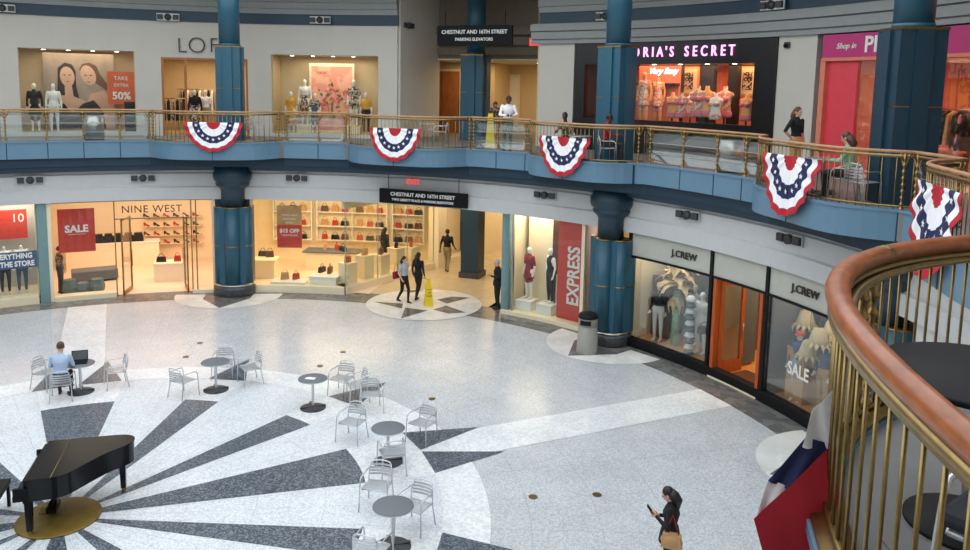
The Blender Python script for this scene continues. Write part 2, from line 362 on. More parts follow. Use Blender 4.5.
# ---------------- columns ----------------
def column(a, label, low=True, R=15.0, upbox=.80, a2=None):
    t = empty('column', pol(a, R, 0), rz(a), label, 'column')
    if low:
        b = MB(); b.lathe([(.70, 0), (.72, .05), (.72, .3), (.66, .36)], n=32, sy=.85); b.build('base', 'dark_stone', t)
        b = MB(); b.lathe([(.665, .36), (.68, .38), (.68, .41), (.60, .43)], n=32, sy=.85); b.build('base_ring', 'steel', t)
        b = MB(); b.box((0, .16, 1.78), (1.3, .5, 2.76))
        for x, y, r in ((0, -.24, .26), (-.44, -.06, .2), (.44, -.06, .2)): b.lathe([(r, .4), (r, 3.15)], (x, y, 0), 24)
        b.box((0, -.02, 1.78), (.9, .5, 2.74)); b.build('shaft', 'column_blue', t)
        for z in (1.78, 3.15):
            b = MB(); b.box((0, .16, z), (1.31, .51, .03))
            for x, y, r in ((0, -.24, .268), (-.44, -.06, .208), (.44, -.06, .208)): b.lathe([(r, z-.018), (r, z+.018)], (x, y, 0), 24)
            b.build('gold_band', 'brass', t)
        b = MB(); b.lathe([(.40, 3.17), (.40, 3.75), (.46, 3.85), (.56, 3.92), (.58, 4.0), (.54, 4.04), (.62, 4.1), (.66, 4.2), (.66, 4.36), (.60, 4.42), (.60, 4.62)], n=36, sy=.9); b.build('capital', 'column_dark', t)
    u = upbox; b = MB(); b.box((0, 0, ZU+1.62), (u, u, 3.24))
    for k in range(4):
        Mr = Matrix.Rotation(k*PI/2, 4, 'Z'); b.box((0, -u/2-.02, ZU+1.62), (.3, .08, 3.2), M=Mr)
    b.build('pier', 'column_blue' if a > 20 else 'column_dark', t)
    b = MB(); b.box((0, 0, ZU+1.83), (u+.012, u+.012, .025)); b.box((0, 0, ZU+3.24), (u+.03, u+.03, .05)); b.build('gold_band', 'brass', t)
    b = MB(); b.lathe([(.35, ZU+3.26), (.35, ZU+6.0)], n=32); b.lathe([(.37, ZU+3.26), (.37, ZU+3.34)], n=32); b.build('round_shaft', 'column_blue', t)
    return t
c1 = column(96.4, 'blue two-storey column at the left, rising in front of the large thin shop letters')
c2 = column(43.2, 'blue two-storey column between the red poster window and the black-framed clothing shop')
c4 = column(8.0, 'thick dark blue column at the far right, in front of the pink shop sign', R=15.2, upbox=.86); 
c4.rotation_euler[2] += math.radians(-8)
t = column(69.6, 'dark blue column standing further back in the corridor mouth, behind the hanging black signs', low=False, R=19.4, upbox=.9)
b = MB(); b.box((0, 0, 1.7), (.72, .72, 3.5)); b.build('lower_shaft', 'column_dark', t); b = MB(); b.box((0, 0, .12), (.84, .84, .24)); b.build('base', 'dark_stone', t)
b = MB(); b.box((0, 0, 2.9), (.735, .735, .03)); b.build('gold_band', 'brass', t)
# ---------------- balcony railings ----------------
def pathpt(a, z, off=0): return pol(a, Rb(a)+off, z)
OFF = .06
def rail_part(name, mat_, a0, a1, prof, parent, origin, step=.75, mi=None):
    b = MB(); b.sweep(prof, a0, a1, step, path=Rb, smooth=True); o = b.build(name, mat_, parent); o.data.transform(Matrix.Translation(-origin)); return o
def oval(cx, cz, rx, rz_, n=10): return [(cx+rx*math.cos(2*PI*i/n), cz+rz_*math.sin(2*PI*i/n)) for i in range(n)]
def post_mesh(h=1.0):
    b = MB(); pr = [(.05, 0), (.05, .03), (.028, .05)]
    z = .05
    for k in range(7):
        pr += [(.02, z+.02), (.038, z+.045), (.038, z+.06), (.02, z+.085)]; z += .115
    pr += [(.026, z+.03), (.03, h)]
    b.lathe(pr, n=10); 
    for s_ in (-1, 1): b.tube([(s_*.01, 0, h-.24), (s_*.06, 0, h-.17), (s_*.12, 0, h-.06), (s_*.13, 0, h)], .014, n=6)
    me_o = b.build('post', 'brass'); me = me_o.data; bpy.data.objects.remove(me_o); return me
PM = post_mesh()
b = MB(); b.tube([(0, 0, .01), (0, 0, .97)], .0095, n=8); o_ = b.build('baluster', 'brass_dull'); BM = o_.data; bpy.data.objects.remove(o_)
def railing(a0, a1, kind, label, wood=True, n_bal=None, posts=(), near=False):
    am = (a0+a1)/2; org = pathpt(am, ZU, OFF)
    t = empty('balcony_railing', org, 0, label, 'railing', 'balcony railings')
    rad = .067 if near else .036
    rail_part('handrail', 'rail_wood' if near else 'far_rail', a0, a1, oval(OFF, ZU+1.06, rad, rad*.85), t, org, .5)
    sw = .02 if not near else .045
    rail_part('rail_strip', 'brass_dull', a0, a1, [(OFF-sw, ZU+.955), (OFF+sw, ZU+.955), (OFF+sw, ZU+1.01), (OFF-sw, ZU+1.01)], t, org, .5)
    if near:
        rail_part('base_plate', 'brass_dull', a0, a1, [(OFF-.09, ZU+.046), (OFF+.1, ZU+.046), (OFF+.1, ZU+.07), (OFF-.09, ZU+.07)], t, org, .5)
        rail_part('side_rail', 'brass_dull', a0, a1, oval(OFF+.075, ZU+.965, .03, .022), t, org, .5)
    def inst(me, nm, a, z=ZU+.03):
        o = bpy.data.objects.new(nm, me); col.objects.link(o); o.parent = t; o.location = pathpt(a, z, OFF)-org; o.rotation_euler = (0, 0, rz(a)); return o
    if kind == 'bars':
        rail_part('bottom_rail', 'brass_dull', a0, a1, [(OFF-.02, ZU+.08), (OFF+.02, ZU+.08), (OFF+.02, ZU+.11), (OFF-.02, ZU+.11)], t, org, .5)
        n = n_bal or int((a1-a0)*PI/180*13.8/.135)
        for i in range(n+1): inst(BM, 'baluster', a0+(a1-a0)*i/n)
    else:
        rail_part('glass_panel', 'glass_rail', a0+.25, a1-.25, [(OFF-.005, ZU+.09), (OFF+.005, ZU+.09), (OFF+.005, ZU+.93), (OFF-.005, ZU+.93)], t, org, 1)
        for z in (.32, .62): rail_part('cross_rail', 'steel', a0, a1, oval(OFF, ZU+z, .009, .009, 6), t, org, 1)
    for a in posts: inst(PM, 'post', a)
    return t
railing(116.6+8.6, 131.5, 'bars', 'curved balcony railing at the far left edge, beyond the first shop picture window')
railing(106.2, 125.2, 'glass', 'straight glass balcony railing in front of the window with the orange discount sign', posts=(123.6, 123, 118.5, 114.4, 110.1, 106.5))
railing(89.4, 106.2, 'bars', 'bowed brass balcony railing in front of the left blue column', posts=(106.0, 89.7))
railing(80.2, 89.4, 'glass', 'glass balcony railing in front of the yellow-dressed mannequins', posts=(88.7, 84.4, 80.6))
railing(62.8, 80.2, 'bars', 'bowed balcony railing left of the standing couple, with white chairs behind', posts=(79.8, 62.9))
railing(54.0, 62.8, 'glass', 'glass balcony railing the couple leans on beneath the upper black sign', posts=(62.4, 58.9, 54.9))
railing(38.0, 54.0, 'bars', 'bowed balcony railing in front of the middle blue column and two seated people', posts=(53.7, 38.3))
railing(21.6, 38.0, 'glass', 'glass balcony railing below the black lingerie shop front', posts=(37.2, 32.6, 28.0, 24.2))
railing(3.6, 21.6, 'bars', 'bowed balcony railing in front of the pink shop, right of the woman in black', posts=(21.3, 3.9))
railing(-2.0, 3.6, 'glass', 'short glass balcony railing at the foot of the thick dark column', posts=(3.2,))
railing(-19, -2.0, 'bars', 'balcony railing at the right edge of the picture, carrying the partly hidden bunting', posts=(-2.2,))
railing(-28.5, -19, 'glass', 'glass balcony railing right of the near wooden handrail, out past the picture edge', posts=(-19.4, -24))
railing(-54.6, -28.5, 'bars', 'near curved railing with thick polished wooden handrail in the right foreground', n_bal=56, near=True, posts=(-40.2, -40.9, -28.8))
# collar on the near handrail
b = MB(); b.sweep([(OFF+.068*math.cos(2*PI*i/14), ZU+1.06+.06*math.sin(2*PI*i/14)) for i in range(14)], -39.9, -39.7, .2, path=Rb, smooth=True)
o = b.build('handrail_collar', 'brass_dull'); nt = [x for x in bpy.data.objects if x.type == 'EMPTY' and x.get('label', '').startswith('near curved')][0]
o.data.transform(Matrix.Translation(-nt.location)); o.parent = nt
# ---------------- bunting ----------------
mat('cloth_red', hexc(178, 30, 45), .8, var=.06, scale=30); mat('cloth_white', hexc(238, 238, 240), .8, var=.02, scale=30); mat('cloth_blue', hexc(30, 38, 80), .8, var=.1, scale=30)
def bunting(ac, wdt, h, ztop, label, seed=0, flare=.12, sag=0.0, npl=9, stars=True):
    rnd = random.Random(seed); R0 = Rb(ac); org = pathpt(ac, ztop-h, 0)
    t = empty('bunting', org, 0, label, 'bunting', 'stars and stripes buntings on the balcony railing')
    NS, NR = 72, 25; grid = []
    ph = rnd.random()*6
    def pt(s, rho, lift=0):
        x = -wdt/2*math.cos(s)*rho; z = -h*math.sin(s)*rho*(1+.02*math.cos(npl*2*s)*rho)
        x *= 1-.06*(math.sin(s))
        rip = .03*rho*math.cos(npl*2*s+ph)+.012*rho*math.sin(23*s+ph)+.02*rho*math.cos(5*s+ph*2)
        off = -.07-flare*math.sin(s)*rho**1.5+rip-lift
        z += sag*math.cos(PI*(x/wdt))*rho*0
        r0_ = Rb(ac - math.degrees(x/R0)); a = ac-math.degrees(x/R0)
        return pol(a, r0_+off, ztop+z)
    vs = [pt(PI*i/NS, j/NR)-org for j in range(NR+1) for i in range(NS+1)]
    layers = [('red_fan', 'cloth_red', 0, 6), ('white_fan', 'cloth_white', 6, 12), ('blue_star_band', 'cloth_blue', 12, 18), ('white_band', 'cloth_white', 18, 22), ('red_border', 'cloth_red', 22, 25)]
    for nm, m, j0, j1 in layers:
        b = MB(); W = NS+1; sub = vs[j0*W:(j1+1)*W]; n = len(sub)
        back = [v + (v+org-Vector((CX, CY, v.z+org.z))).normalized()*.004 for v in sub]
        fs = [(j*W+i, j*W+i+1, (j+1)*W+i+1, (j+1)*W+i) for j in range(j1-j0) for i in range(NS)]
        b.add(sub, fs, 0, True); b.add(back, [f[::-1] for f in fs], 0, True)
        e = [(i, i+1, n+i+1, n+i) for i in range(NS)]+[((j1-j0)*W+i, n+(j1-j0)*W+i, n+(j1-j0)*W+i+1, (j1-j0)*W+i+1) for i in range(NS)]
        b.add(sub+back, e); p_ = b.build(nm, m, t, fix=False)
        if nm == 'blue_star_band' and stars:
            for k in range(9):
                s = PI*(k+.5)/9; c = pt(s, .60, .006)-org; rr = .06
                an = ac; X = Vector((math.sin(math.radians(an)), -math.cos(math.radians(an)), 0)); Z = Vector((0, 0, 1)); N = -X.cross(Z)
                N = Vector((-math.cos(math.radians(an)), -math.sin(math.radians(an)), 0))
                pv = []
                for q in range(10):
                    r_ = rr if q % 2 == 0 else rr*.42; A = PI/2+q*PI/5; pv.append(c+X*r_*math.cos(A)+Z*r_*math.sin(A)+N*.004)
                bb = MB(); bb.add(pv+[v+N*.004 for v in pv], [tuple(range(10, 20))]+[(i, (i+1) % 10, 10+(i+1) % 10, 10+i) for i in range(10)]); bb.build('star', 'cloth_white', p_)
    return t
zt = ZU+.86
bunting(onR(214, 125, 13.55)[0], 1.86, .95, ZU+.72, 'bunting hung in front of the left blue column', 1)
bunting(onR(397, 127, 13.45)[0], 1.8, 1.05, ZU+.68, 'bunting left of the standing couple, below the white balcony chairs', 2)
bunting(onR(566, 135, 13.6)[0], 1.78, 1.12, ZU+.68, 'bunting below the seated man with short dark hair, middle of the balcony', 3)
bunting(onR(793, 160, 13.6)[0], 1.85, 1.2, ZU+.80, 'bunting at the corner below the leaning woman in black', 4)
bunting(-10.0, 1.8, 1.25, ZU+.85, 'bunting at the right picture edge, partly behind the near wooden handrail', 5)
nb = bunting(-53.0, 1.1, .50, ZU+.60, 'nearest bunting, hanging outside the foreground railing and seen edge-on', 6, flare=.0, stars=False)
def fold(nm, m, quad, depth, nu=10, nv=12, amp=.012):
    # a loose pleat of the cloth that stands out from the railing, given by its four corners
    P4 = [ray(*q)*(d/ray(*q).y)+Vector((0, 0, HC)) for q, d in zip(quad, depth)]; b = MB(); vs = []
    for i in range(nu+1):
        for j in range(nv+1):
            u, v = i/nu, j/nv; p = P4[0].lerp(P4[1], u).lerp(P4[3].lerp(P4[2], u), v); p += Vector((.25, 1, 0))*amp*math.sin(u*9+v*3)*(.3+v); vs.append(p-nb.location)
    n = len(vs); fs = [(i*(nv+1)+j, (i+1)*(nv+1)+j, (i+1)*(nv+1)+j+1, i*(nv+1)+j+1) for i in range(nu) for j in range(nv)]
    b.add(vs, fs, 0, True); b.add([v+Vector((.001, .006, 0)) for v in vs], [f[::-1] for f in fs], 0, True); return b.build(nm, m, nb, fix=False)
fold('white_fold', 'cloth_white', [(836, 388), (812, 412), (802, 446), (838, 452)], (3.72, 3.66, 3.64, 3.7), amp=.02)
fold('blue_fold', 'cloth_blue', [(832, 444), (806, 438), (768, 480), (796, 494)], (3.68, 3.66, 3.6, 3.58))
fold('white_fold', 'cloth_white', [(797, 490), (769, 479), (756, 514), (768, 524)], (3.6, 3.6, 3.54, 3.54))
fold('red_fold', 'cloth_red', [(836, 442), (754, 520), (776, 600), (846, 620)], (3.64, 3.5, 3.42, 3.52), amp=.02)
# ---------------- figures ----------------
mat('skin', hexc(205, 160, 135), .55, var=.03); mat('skin_dark', hexc(95, 62, 48), .55, var=.03); mat('mannequin_white', hexc(235, 232, 226), .4, var=.01)
mat('hair_dark', hexc(28, 20, 18), .5, var=.2, scale=40); mat('hair_brown', hexc(82, 52, 34), .5, var=.2, scale=40); mat('eye', (.01, .01, .01, 1), .2)
mat('lips', hexc(160, 84, 80), .5); mat('cloth_black', hexc(20, 20, 24), .85, var=.15, scale=20); mat('cloth_dark', hexc(40, 42, 50), .85, var=.1, scale=20)
mat('cloth_grey', hexc(170, 178, 190), .85, var=.06, scale=20); mat('cloth_khaki', hexc(150, 132, 98), .85, var=.06); mat('cloth_lightblue', hexc(176, 196, 224), .85, var=.05)
mat('cloth_yellow', hexc(222, 160, 48), .8, var=.08); mat('cloth_denim', hexc(70, 92, 124), .85, var=.12); mat('cloth_crimson', hexc(140, 32, 44), .8, var=.1)
mat('cloth_teal', hexc(96, 112, 108), .85, var=.1); mat('shoe_dark', hexc(18, 17, 17), .4); mat('cloth_pink', hexc(214, 120, 140), .8); mat('cloth_green', hexc(150, 190, 150), .8)
def pattern_mat(name, c1_, c2_, scale=9, sharp=.02, c3=None):
    m = bpy.data.materials.new(name); m.use_nodes = True; n = m.node_tree.nodes; l = m.node_tree.links; b = n['Principled BSDF']
    tc = n.new('ShaderNodeTexCoord'); nz = n.new('ShaderNodeTexNoise'); nz.inputs['Scale'].default_value = scale; nz.inputs['Detail'].default_value = 1; l.new(tc.outputs['Object'], nz.inputs[0])
    cr = n.new('ShaderNodeValToRGB'); cr.color_ramp.elements[0].color = c1_; cr.color_ramp.elements[1].color = c2_; cr.color_ramp.elements[0].position = .5-sharp; cr.color_ramp.elements[1].position = .5+sharp
    if c3: e = cr.color_ramp.elements.new(.6); e.color = c3
    l.new(nz.outputs[0], cr.inputs[0]); l.new(cr.outputs[0], b.inputs['Base Color']); b.inputs['Roughness'].default_value = .8; MATS[name] = m
pattern_mat('cloth_camo', hexc(60, 52, 44), hexc(150, 130, 104), 12)
pattern_mat('cloth_floral', hexc(50, 42, 40), hexc(200, 180, 160), 16)
pattern_mat('cloth_lace', hexc(232, 206, 190), hexc(196, 140, 130), 14)
DEF = dict(hipL=(.09, 0, .93), hipR=(-.09, 0, .93), kneeL=(.1, -.01, .5), kneeR=(-.1, -.01, .5), ankL=(.1, .02, .085), ankR=(-.1, .02, .085),
           shL=(.175, 0, 1.42), shR=(-.175, 0, 1.42), elL=(.235, .03, 1.14), elR=(-.235, .03, 1.14), wrL=(.25, -.04, .90), wrR=(-.25, -.04, .90), pel=(0, 0, .93), nek=(0, .01, 1.47), head=(0, -.015, 1.62), look=(0, -1, 0), toeL=None, toeR=None)
FAT = 1.12
def figure(name, label, cat, loc, rot, H=1.75, pose={}, skin='skin', top='cloth_black', bottom='cloth_dark', shoe='shoe_dark', sleeve=2, hair='hair_dark', longhair=0, female=False, skirt=None, skirt_mat=None, headless=False, voxel=.02, group=None, face=True, slim=1.0, hands=True, legs=True, legm=None):
    s = H/1.75; J = dict(DEF); J.update(pose); V = {k: (Vector(v)*s if v is not None else None) for k, v in J.items()}
    t = None
    segs = []; b = MB()
    def loft(secs, S=Vector((1, 0, 0)), F=Vector((0, -1, 0)), n=16):
        vs = []; fs = []
        for c, rx, ry in secs:
            for k in range(n):
                a = 2*PI*k/n; vs.append(Vector(c)+S*rx*math.cos(a)+F*ry*math.sin(a))
        for i in range(len(secs)-1):
            for k in range(n): fs.append((i*n+k, i*n+(k+1) % n, (i+1)*n+(k+1) % n, (i+1)*n+k))
        fs += [tuple(range(n))[::-1], tuple((len(secs)-1)*n+k for k in range(n))]; b.add(vs, fs)
    def limb(A, B, ra, rb, m, mid=None):
        ra *= s*slim*FAT; rb *= s*slim*FAT; C = (A+B)/2; rm = (mid or 0)*s or (ra+rb)/2
        b.tube([A, A.lerp(B, .35), B], [ra, max(rm, (ra*.65+rb*.35)), rb], n=12); b.ell(A, (ra,)*3, n=10, m=6); b.ell(B, (rb,)*3, n=10, m=6); segs.append((A, B, ra, rb, m))
    P, N = V['pel'], V['nek']; ax = N-P; L = ax.length/.54
    S = (V['shL']-V['shR']).normalized(); F = S.cross(ax.normalized()); F = -F if F.y > 0 and abs(F.y) > .3 and V['look'].y < 0 else F
    w_ = .92 if female else 1.0
    prof = [(-.09, .13, .10), (.0, .165 if not female else .17, .118), (.08, .15, .108), (.2, .125*w_, .092), (.3, .145*w_, .108), (.38, .165*w_, .118 if not female else .125), (.46, .168*w_, .095), (.5, .12*w_, .075), (.54, .062, .058)]
    secs = [(P+ax.normalized()*z*L, rx*s*slim*1.07, ry*s*slim*1.12) for z, rx, ry in prof]; loft(secs, S, F)
    up_ = ax.normalized(); waist = P+up_*.13*L
    segs.append((P-up_*.06*s, waist, .13*s, .10*s, bottom)); segs.append((waist+up_*.02*s, N-up_*.07*s, .11*s, .13*s, top))
    fing = MB()
    for sd in ('L', 'R'):
        sh, el, wr = V['sh'+sd], V['el'+sd], V['wr'+sd]
        limb(sh, el, .05, .039, top if sleeve >= 1 else skin); limb(el, wr, .038, .026, top if sleeve >= 2 else skin)
        hd = (wr-el).normalized(); hc = wr+hd*.05*s
        if hands:
            side = hd.cross(Vector((0, 1, 0))); side = side.normalized() if side.length > .2 else Vector((1, 0, 0)); nrm = hd.cross(side)
            b.ell(wr+hd*.045*s, (.032*s,)*3, n=8, m=6); segs.append((wr+hd*.01*s, wr+hd*.08*s, .03*s, .03*s, skin))
            inward = -1 if sd == 'L' else 1
            for q, (o_, ln) in enumerate(((-.027, .062), (-.009, .075), (.009, .07), (.027, .055))):
                r0 = wr+hd*.065*s+side*o_*s; r1 = r0+hd*ln*.5*s+nrm*.01*s; r2 = r0+hd*ln*.9*s+nrm*.03*s
                fing.tube([r0, r1, r2], [.0095*s, .009*s, .007*s], n=6)
            r0 = wr+hd*.03*s+side*.024*s*inward; fing.tube([r0, r0+side*.03*s*inward+hd*.025*s, r0+side*.036*s*inward+hd*.055*s+nrm*.015*s], [.011*s, .010*s, .008*s], n=6)
        if legs:
            hp, kn, an = V['hip'+sd], V['knee'+sd], V['ank'+sd]
            lm_ = legm or bottom if skirt is None or legm else (bottom if skirt_mat is None else skin)
            limb(hp, kn, .085, .055, lm_, .078); limb(kn, an, .053, .036, lm_, .056)
            td = V['toe'+sd]; td = (Vector((0, -1, 0)) if td is None else td.normalized())
            heel = an+Vector((0, 0, -.05))*s-td*.035*s; toe = an+td*.17*s+Vector((0, 0, -.058))*s
            b.tube([heel, heel.lerp(toe, .5)+Vector((0, 0, .012))*s, toe], [.036*s, .042*s, .024*s], n=10, sx=1.0); b.ell(heel, (.036*s,)*3, n=8, m=6); b.ell(toe, (.026*s,)*3, n=8, m=6); segs.append((heel, toe, .04*s, .03*s, shoe))
    if skirt:
        top_z, bot_z, r0, r1 = skirt
        loft([(P+up_*(top_z)*s, r0*s, r0*.8*s), (P+Vector((0, 0, (bot_z+top_z)/2))*s, (r0+r1)*.52*s, (r0+r1)*.44*s), (P+Vector((0, 0, bot_z))*s, r1*s, r1*.85*s)], n=18)
        segs.append((P+up_*top_z*s, P+Vector((0, 0, bot_z))*s, r0*s, r1*s, skirt_mat or bottom))
    hd_ = V['head']; look = V['look'].normalized(); hup = (hd_-N).normalized(); lk = (look-hup*look.dot(hup)).normalized(); hs = hup.cross(lk)
    limb(N-up_*.03*s, hd_-hup*.06*s, .052, .048, skin)
    if not headless:
        R3 = Matrix((hs, -lk, hup)).transposed().to_4x4(); R3.translation = hd_
        b.ell((0, .005*s, .015*s), (.074*s, .095*s, .105*s), M=R3, n=16, m=10); b.ell((0, -.025*s, -.045*s), (.056*s, .062*s, .065*s), M=R3); segs.append((hd_-hup*.03*s, hd_+hup*.03*s, .09*s, .09*s, skin))
        if face:
            b.ell((0, -.095*s, -.008*s), (.013*s, .02*s, .024*s), M=R3, n=8, m=6)
            for q in (-1, 1): fing.ell((q*.076*s, .005*s, -.005*s), (.012*s, .02*s, .032*s), M=R3, n=8, m=6)
    me_o = b.build('tmp', 'skin'); md = me_o.modifiers.new('r', 'REMESH'); md.mode = 'VOXEL'; md.voxel_size = voxel
    sm = me_o.modifiers.new('s', 'SMOOTH'); sm.iterations = 2; sm.factor = .5
    dg = bpy.context.evaluated_depsgraph_get(); me = bpy.data.meshes.new_from_object(me_o.evaluated_get(dg)); bpy.data.objects.remove(me_o)
    names = []
    for sg in segs:
        if sg[4] not in names: names.append(sg[4])
    if skin not in names: names.append(skin)
    me.materials.clear()
    for nm in names: me.materials.append(MATS[nm])
    pre = [(A, B-A, max((B-A).length_squared, 1e-9), ra, rb, names.index(m)) for A, B, ra, rb, m in segs]
    mi = []
    for p in me.polygons:
        c = p.center; best = 9; bi = 0
        for A, D, L2, ra, rb, k in pre:
            u = (c-A).dot(D)/L2; u = 0 if u < 0 else 1 if u > 1 else u; d = (c-A-D*u).length-(ra+(rb-ra)*u)
            if d < best: best = d; bi = k
        mi.append(bi)
    me.polygons.foreach_set('material_index', mi); me.polygons.foreach_set('use_smooth', [True]*len(me.polygons))
    if fing.v:
        fo = fing.build('tmp2', skin); bm = bmesh.new(); bm.from_mesh(me); n0 = len(bm.faces); bm.from_mesh(fo.data); bm.faces.ensure_lookup_table()
        for f in bm.faces[n0:]: f.material_index = names.index(skin)
        bm.to_mesh(me); bm.free(); bpy.data.objects.remove(fo)
    t = bpy.data.objects.new(name, me); col.objects.link(t); t.location = loc; t.rotation_euler = (0, 0, rot); tag(t, label, cat, group)
    if not headless:
        if face:
            e = MB()
            for q in (-1, 1): e.ell((q*.03*s, -.083*s, .012*s), (.012*s, .008*s, .008*s), M=R3, n=8, m=6)
            e.build('eyes', 'eye', t); e = MB(); e.ell((0, -.085*s, -.052*s), (.022*s, .007*s, .007*s), M=R3, n=8, m=6); e.build('mouth', 'lips', t)
        if hair:
            h = MB(); h.ell((0, .022*s, .035*s), (.084*s, .096*s, .098*s), M=R3, n=18, m=12)
            if longhair:
                A = hd_-lk*.045*s+hup*.02*s; B = N-lk*.09*s+Vector((0, 0, .02))*s; Cc_ = B+Vector((0, 0, -longhair))*s
                h.tube([A, A.lerp(B, .6)-lk*.01*s, B, Cc_], [.085*s, .09*s, .085*s, .03*s], n=12); h.ell(Cc_, (.03*s,)*3, n=8, m=6)
            h.build('hair', hair, t)
    return t
def mannequin(label, loc, rot, H=1.78, plinth=None, **k):
    k.setdefault('skin', 'mannequin_white'); k.setdefault('hair', None); k.setdefault('shoe', 'mannequin_white'); k.setdefault('group', None)
    return figure('mannequin', label, 'mannequin', loc, rot, H=H, face=False, voxel=.026, **k)
# ---------------- shop kit ----------------
mat('cream', hexc(236, 222, 190), .6, var=.02); mat('cream_wall', hexc(240, 224, 190), .7, var=.02); mat('white_gloss', hexc(236, 234, 228), .3, var=.02); mat('shop_grey', hexc(90, 96, 100), .6)
mat('peach_floor', hexc(232, 206, 180), .3, var=.04, scale=2); mat('poster_red', hexc(206, 62, 48), .6, var=.04); mat('poster_orange', hexc(222, 98, 48), .6, var=.1, scale=3); mat('poster_tan', hexc(196, 150, 96), .6, var=.15, scale=3)
mat('wood_orange', hexc(178, 84, 36), .35, var=.2, scale=4, stretch=(6, 6, 1)); mat('wood_floor', hexc(206, 142, 80), .3, var=.12, scale=3); mat('panel_grey', hexc(84, 92, 98), .7); mat('header_stone', hexc(186, 186, 176), .7, var=.05, scale=3)
mat('teal_frame', hexc(116, 148, 150), .4, var=.05); mat('letter_dark', hexc(52, 44, 40), .5); mat('straw', hexc(226, 200, 156), .8, var=.12, scale=20)
mat('leather_brown', hexc(96, 58, 38), .45, var=.2); mat('leather_red', hexc(176, 52, 34), .45, var=.1); mat('leather_black', hexc(24, 22, 24), .4); mat('leather_tan', hexc(190, 146, 98), .5)
mat('lamp_glow', (1, .9, .75, 1), emit=(1, .86, .66, 1), estr=8); mat('lamp_glow_pink', (1, .7, .6, 1), emit=(1, .62, .5, 1), estr=6)
NL = [0]
def shop_light(a, R, z, sx, sy, watt, colr=(1, .76, .48), nm='shop_light'):
    l = bpy.data.lights.new(nm, 'AREA'); l.shape = 'RECTANGLE'; l.size = sx; l.size_y = sy; l.energy = watt*LAMP; l.color = colr
    o = bpy.data.objects.new(nm, l); col.objects.link(o); o.location = pol(a, R, z); o.rotation_euler = (0, 0, rz(a)); return o
def downlight(a, R, z, label, g='recessed shop ceiling lamps', m='lamp_glow'):
    t = empty('ceiling_lamp', pol(a, R, z), rz(a), label, 'lamp', g)
    b = MB(); b.lathe([(.09, 0), (.09, .03)], n=14); b.build('trim_ring', 'steel', t); b = MB(); b.lathe([(.07, -.012), (.07, .0)], n=14); b.build('bulb', m, t); return t
def arcwall(name, a0, a1, R, z0, z1, m, th=.12, n_=1): b = MB(); b.arc(a0, a1, R, R+th, z0, z1); return struct(name, b, m)
def linewall(name, p, q, z0, z1, m, th=.1):
    p, q = Vector(p[:2]), Vector(q[:2]); d = (q-p).normalized(); n = Vector((-d.y, d.x))*th/2; b = MB(); b.prism([p+n, q+n, q-n, p-n], z0, z1); return struct(name, b, m)
WN = [0]
def glasspane(a0, a1, z0, z1, R=15.25, th=.02):
    WN[0] += 1; b = MB(); b.arc(a0, a1, R, R+th, z0, z1); return struct('window_%d' % WN[0], b, 'glass')
def mull(a, R, z0, z1, w_, m, name='trim_7', d=.1):
    b = MB(); b.box((0, 0, (z0+z1)/2), (w_, d, z1-z0)); o = b.build(name, m, loc=pol(a, R, 0), rot=rz(a)); o['kind'] = 'structure'; return o
def poster(name, label, a, R, z0, z1, w_, m, th=.02, cat='poster', group=None):
    t = empty(name, pol(a, R, z0), rz(a), label, cat, group); b = MB(); b.box((0, 0, (z1-z0)/2), (w_, th, z1-z0)); b.build('sheet', m, t); return t
def ptext(body, size, m, parent, x, z, y=-.02, **k):    # lettering on a part whose front is -Y
    return text(body, size, m, 'lettering', Matrix.Translation((x, y, z)) @ Matrix.Rotation(PI/2, 4, 'X'), parent, **k)
def handbag_src(m1, w_=.32, h=.24):
    t = empty('handbag', (0, 0, 0), 0); b = MB(); b.box((0, 0, h/2), (w_, .13, h), taper=.82, bev=0); b.box((0, -.07, h*.72), (w_*.8, .02, h*.4)); b.build('bag_body', m1, t)
    b = MB(); b.tube([(w_*.28*math.cos(PI*i/10), 0, h+.14*math.sin(PI*i/10)-.02) for i in range(11)], .011, n=6); b.build('handle', m1, t); return t
def shoe_src(m1):
    t = empty('shoe', (0, 0, 0), 0); b = MB()
    M_ = Matrix.Rotation(PI/2, 4, 'Y') @ Matrix.Rotation(PI/2, 4, 'Z')
    pr = [(0, 0), (.07, 0), (.16, .055), (.205, .08), (.205, 0), (.22, 0), (.235, .09), (.23, .15), (.19, .14), (.13, .075), (.05, .05), (.0, .03)]
    vs = [(-.035, y, z) for y, z in pr]+[(.035, y, z) for y, z in pr]; n = len(pr)
    b.add(vs, [tuple(range(n)), tuple(range(n, 2*n))[::-1]]+[(i, n+i, n+(i+1) % n, (i+1) % n) for i in range(n)]); b.build('upper', m1, t)
    b = MB(); b.box((0, .04, -.006), (.075, .1, .012)); b.build('sole', 'leather_black', t); return t
BAGS = [handbag_src('leather_brown'), handbag_src('leather_black', .36, .2), handbag_src('leather_red', .26, .22), handbag_src('leather_tan', .3, .26)]
SHOES = [shoe_src('leather_black'), shoe_src('leather_brown'), shoe_src('leather_red')]
SRC_USED = set()
KM = {o.name: kidmap_of(o) for o in BAGS+SHOES}
def put(src, loc, rot, label, cat, group):
    if src.name not in SRC_USED:
        SRC_USED.add(src.name); src.location = loc; src.rotation_euler = (0, 0, rot); tag(src, label, cat, group); return src
    c = copy_thing(src, KM[src.name], loc, rot, label, group); c['category'] = cat; return c
def pedestal(label, p, rot, w_, d, h, m='cream', z=0, group=None, name='display_plinth'):
    t = empty(name, (p.x, p.y, z), rot, label, 'display plinth', group); b = MB(); b.box((0, 0, h/2-.02), (w_-.03, d-.03, h-.04)); b.build('body', m, t); b = MB(); b.box((0, 0, h-.02), (w_, d, .04)); b.build('top', m, t); return t
# ======== lower shops ========
SR = 15.25
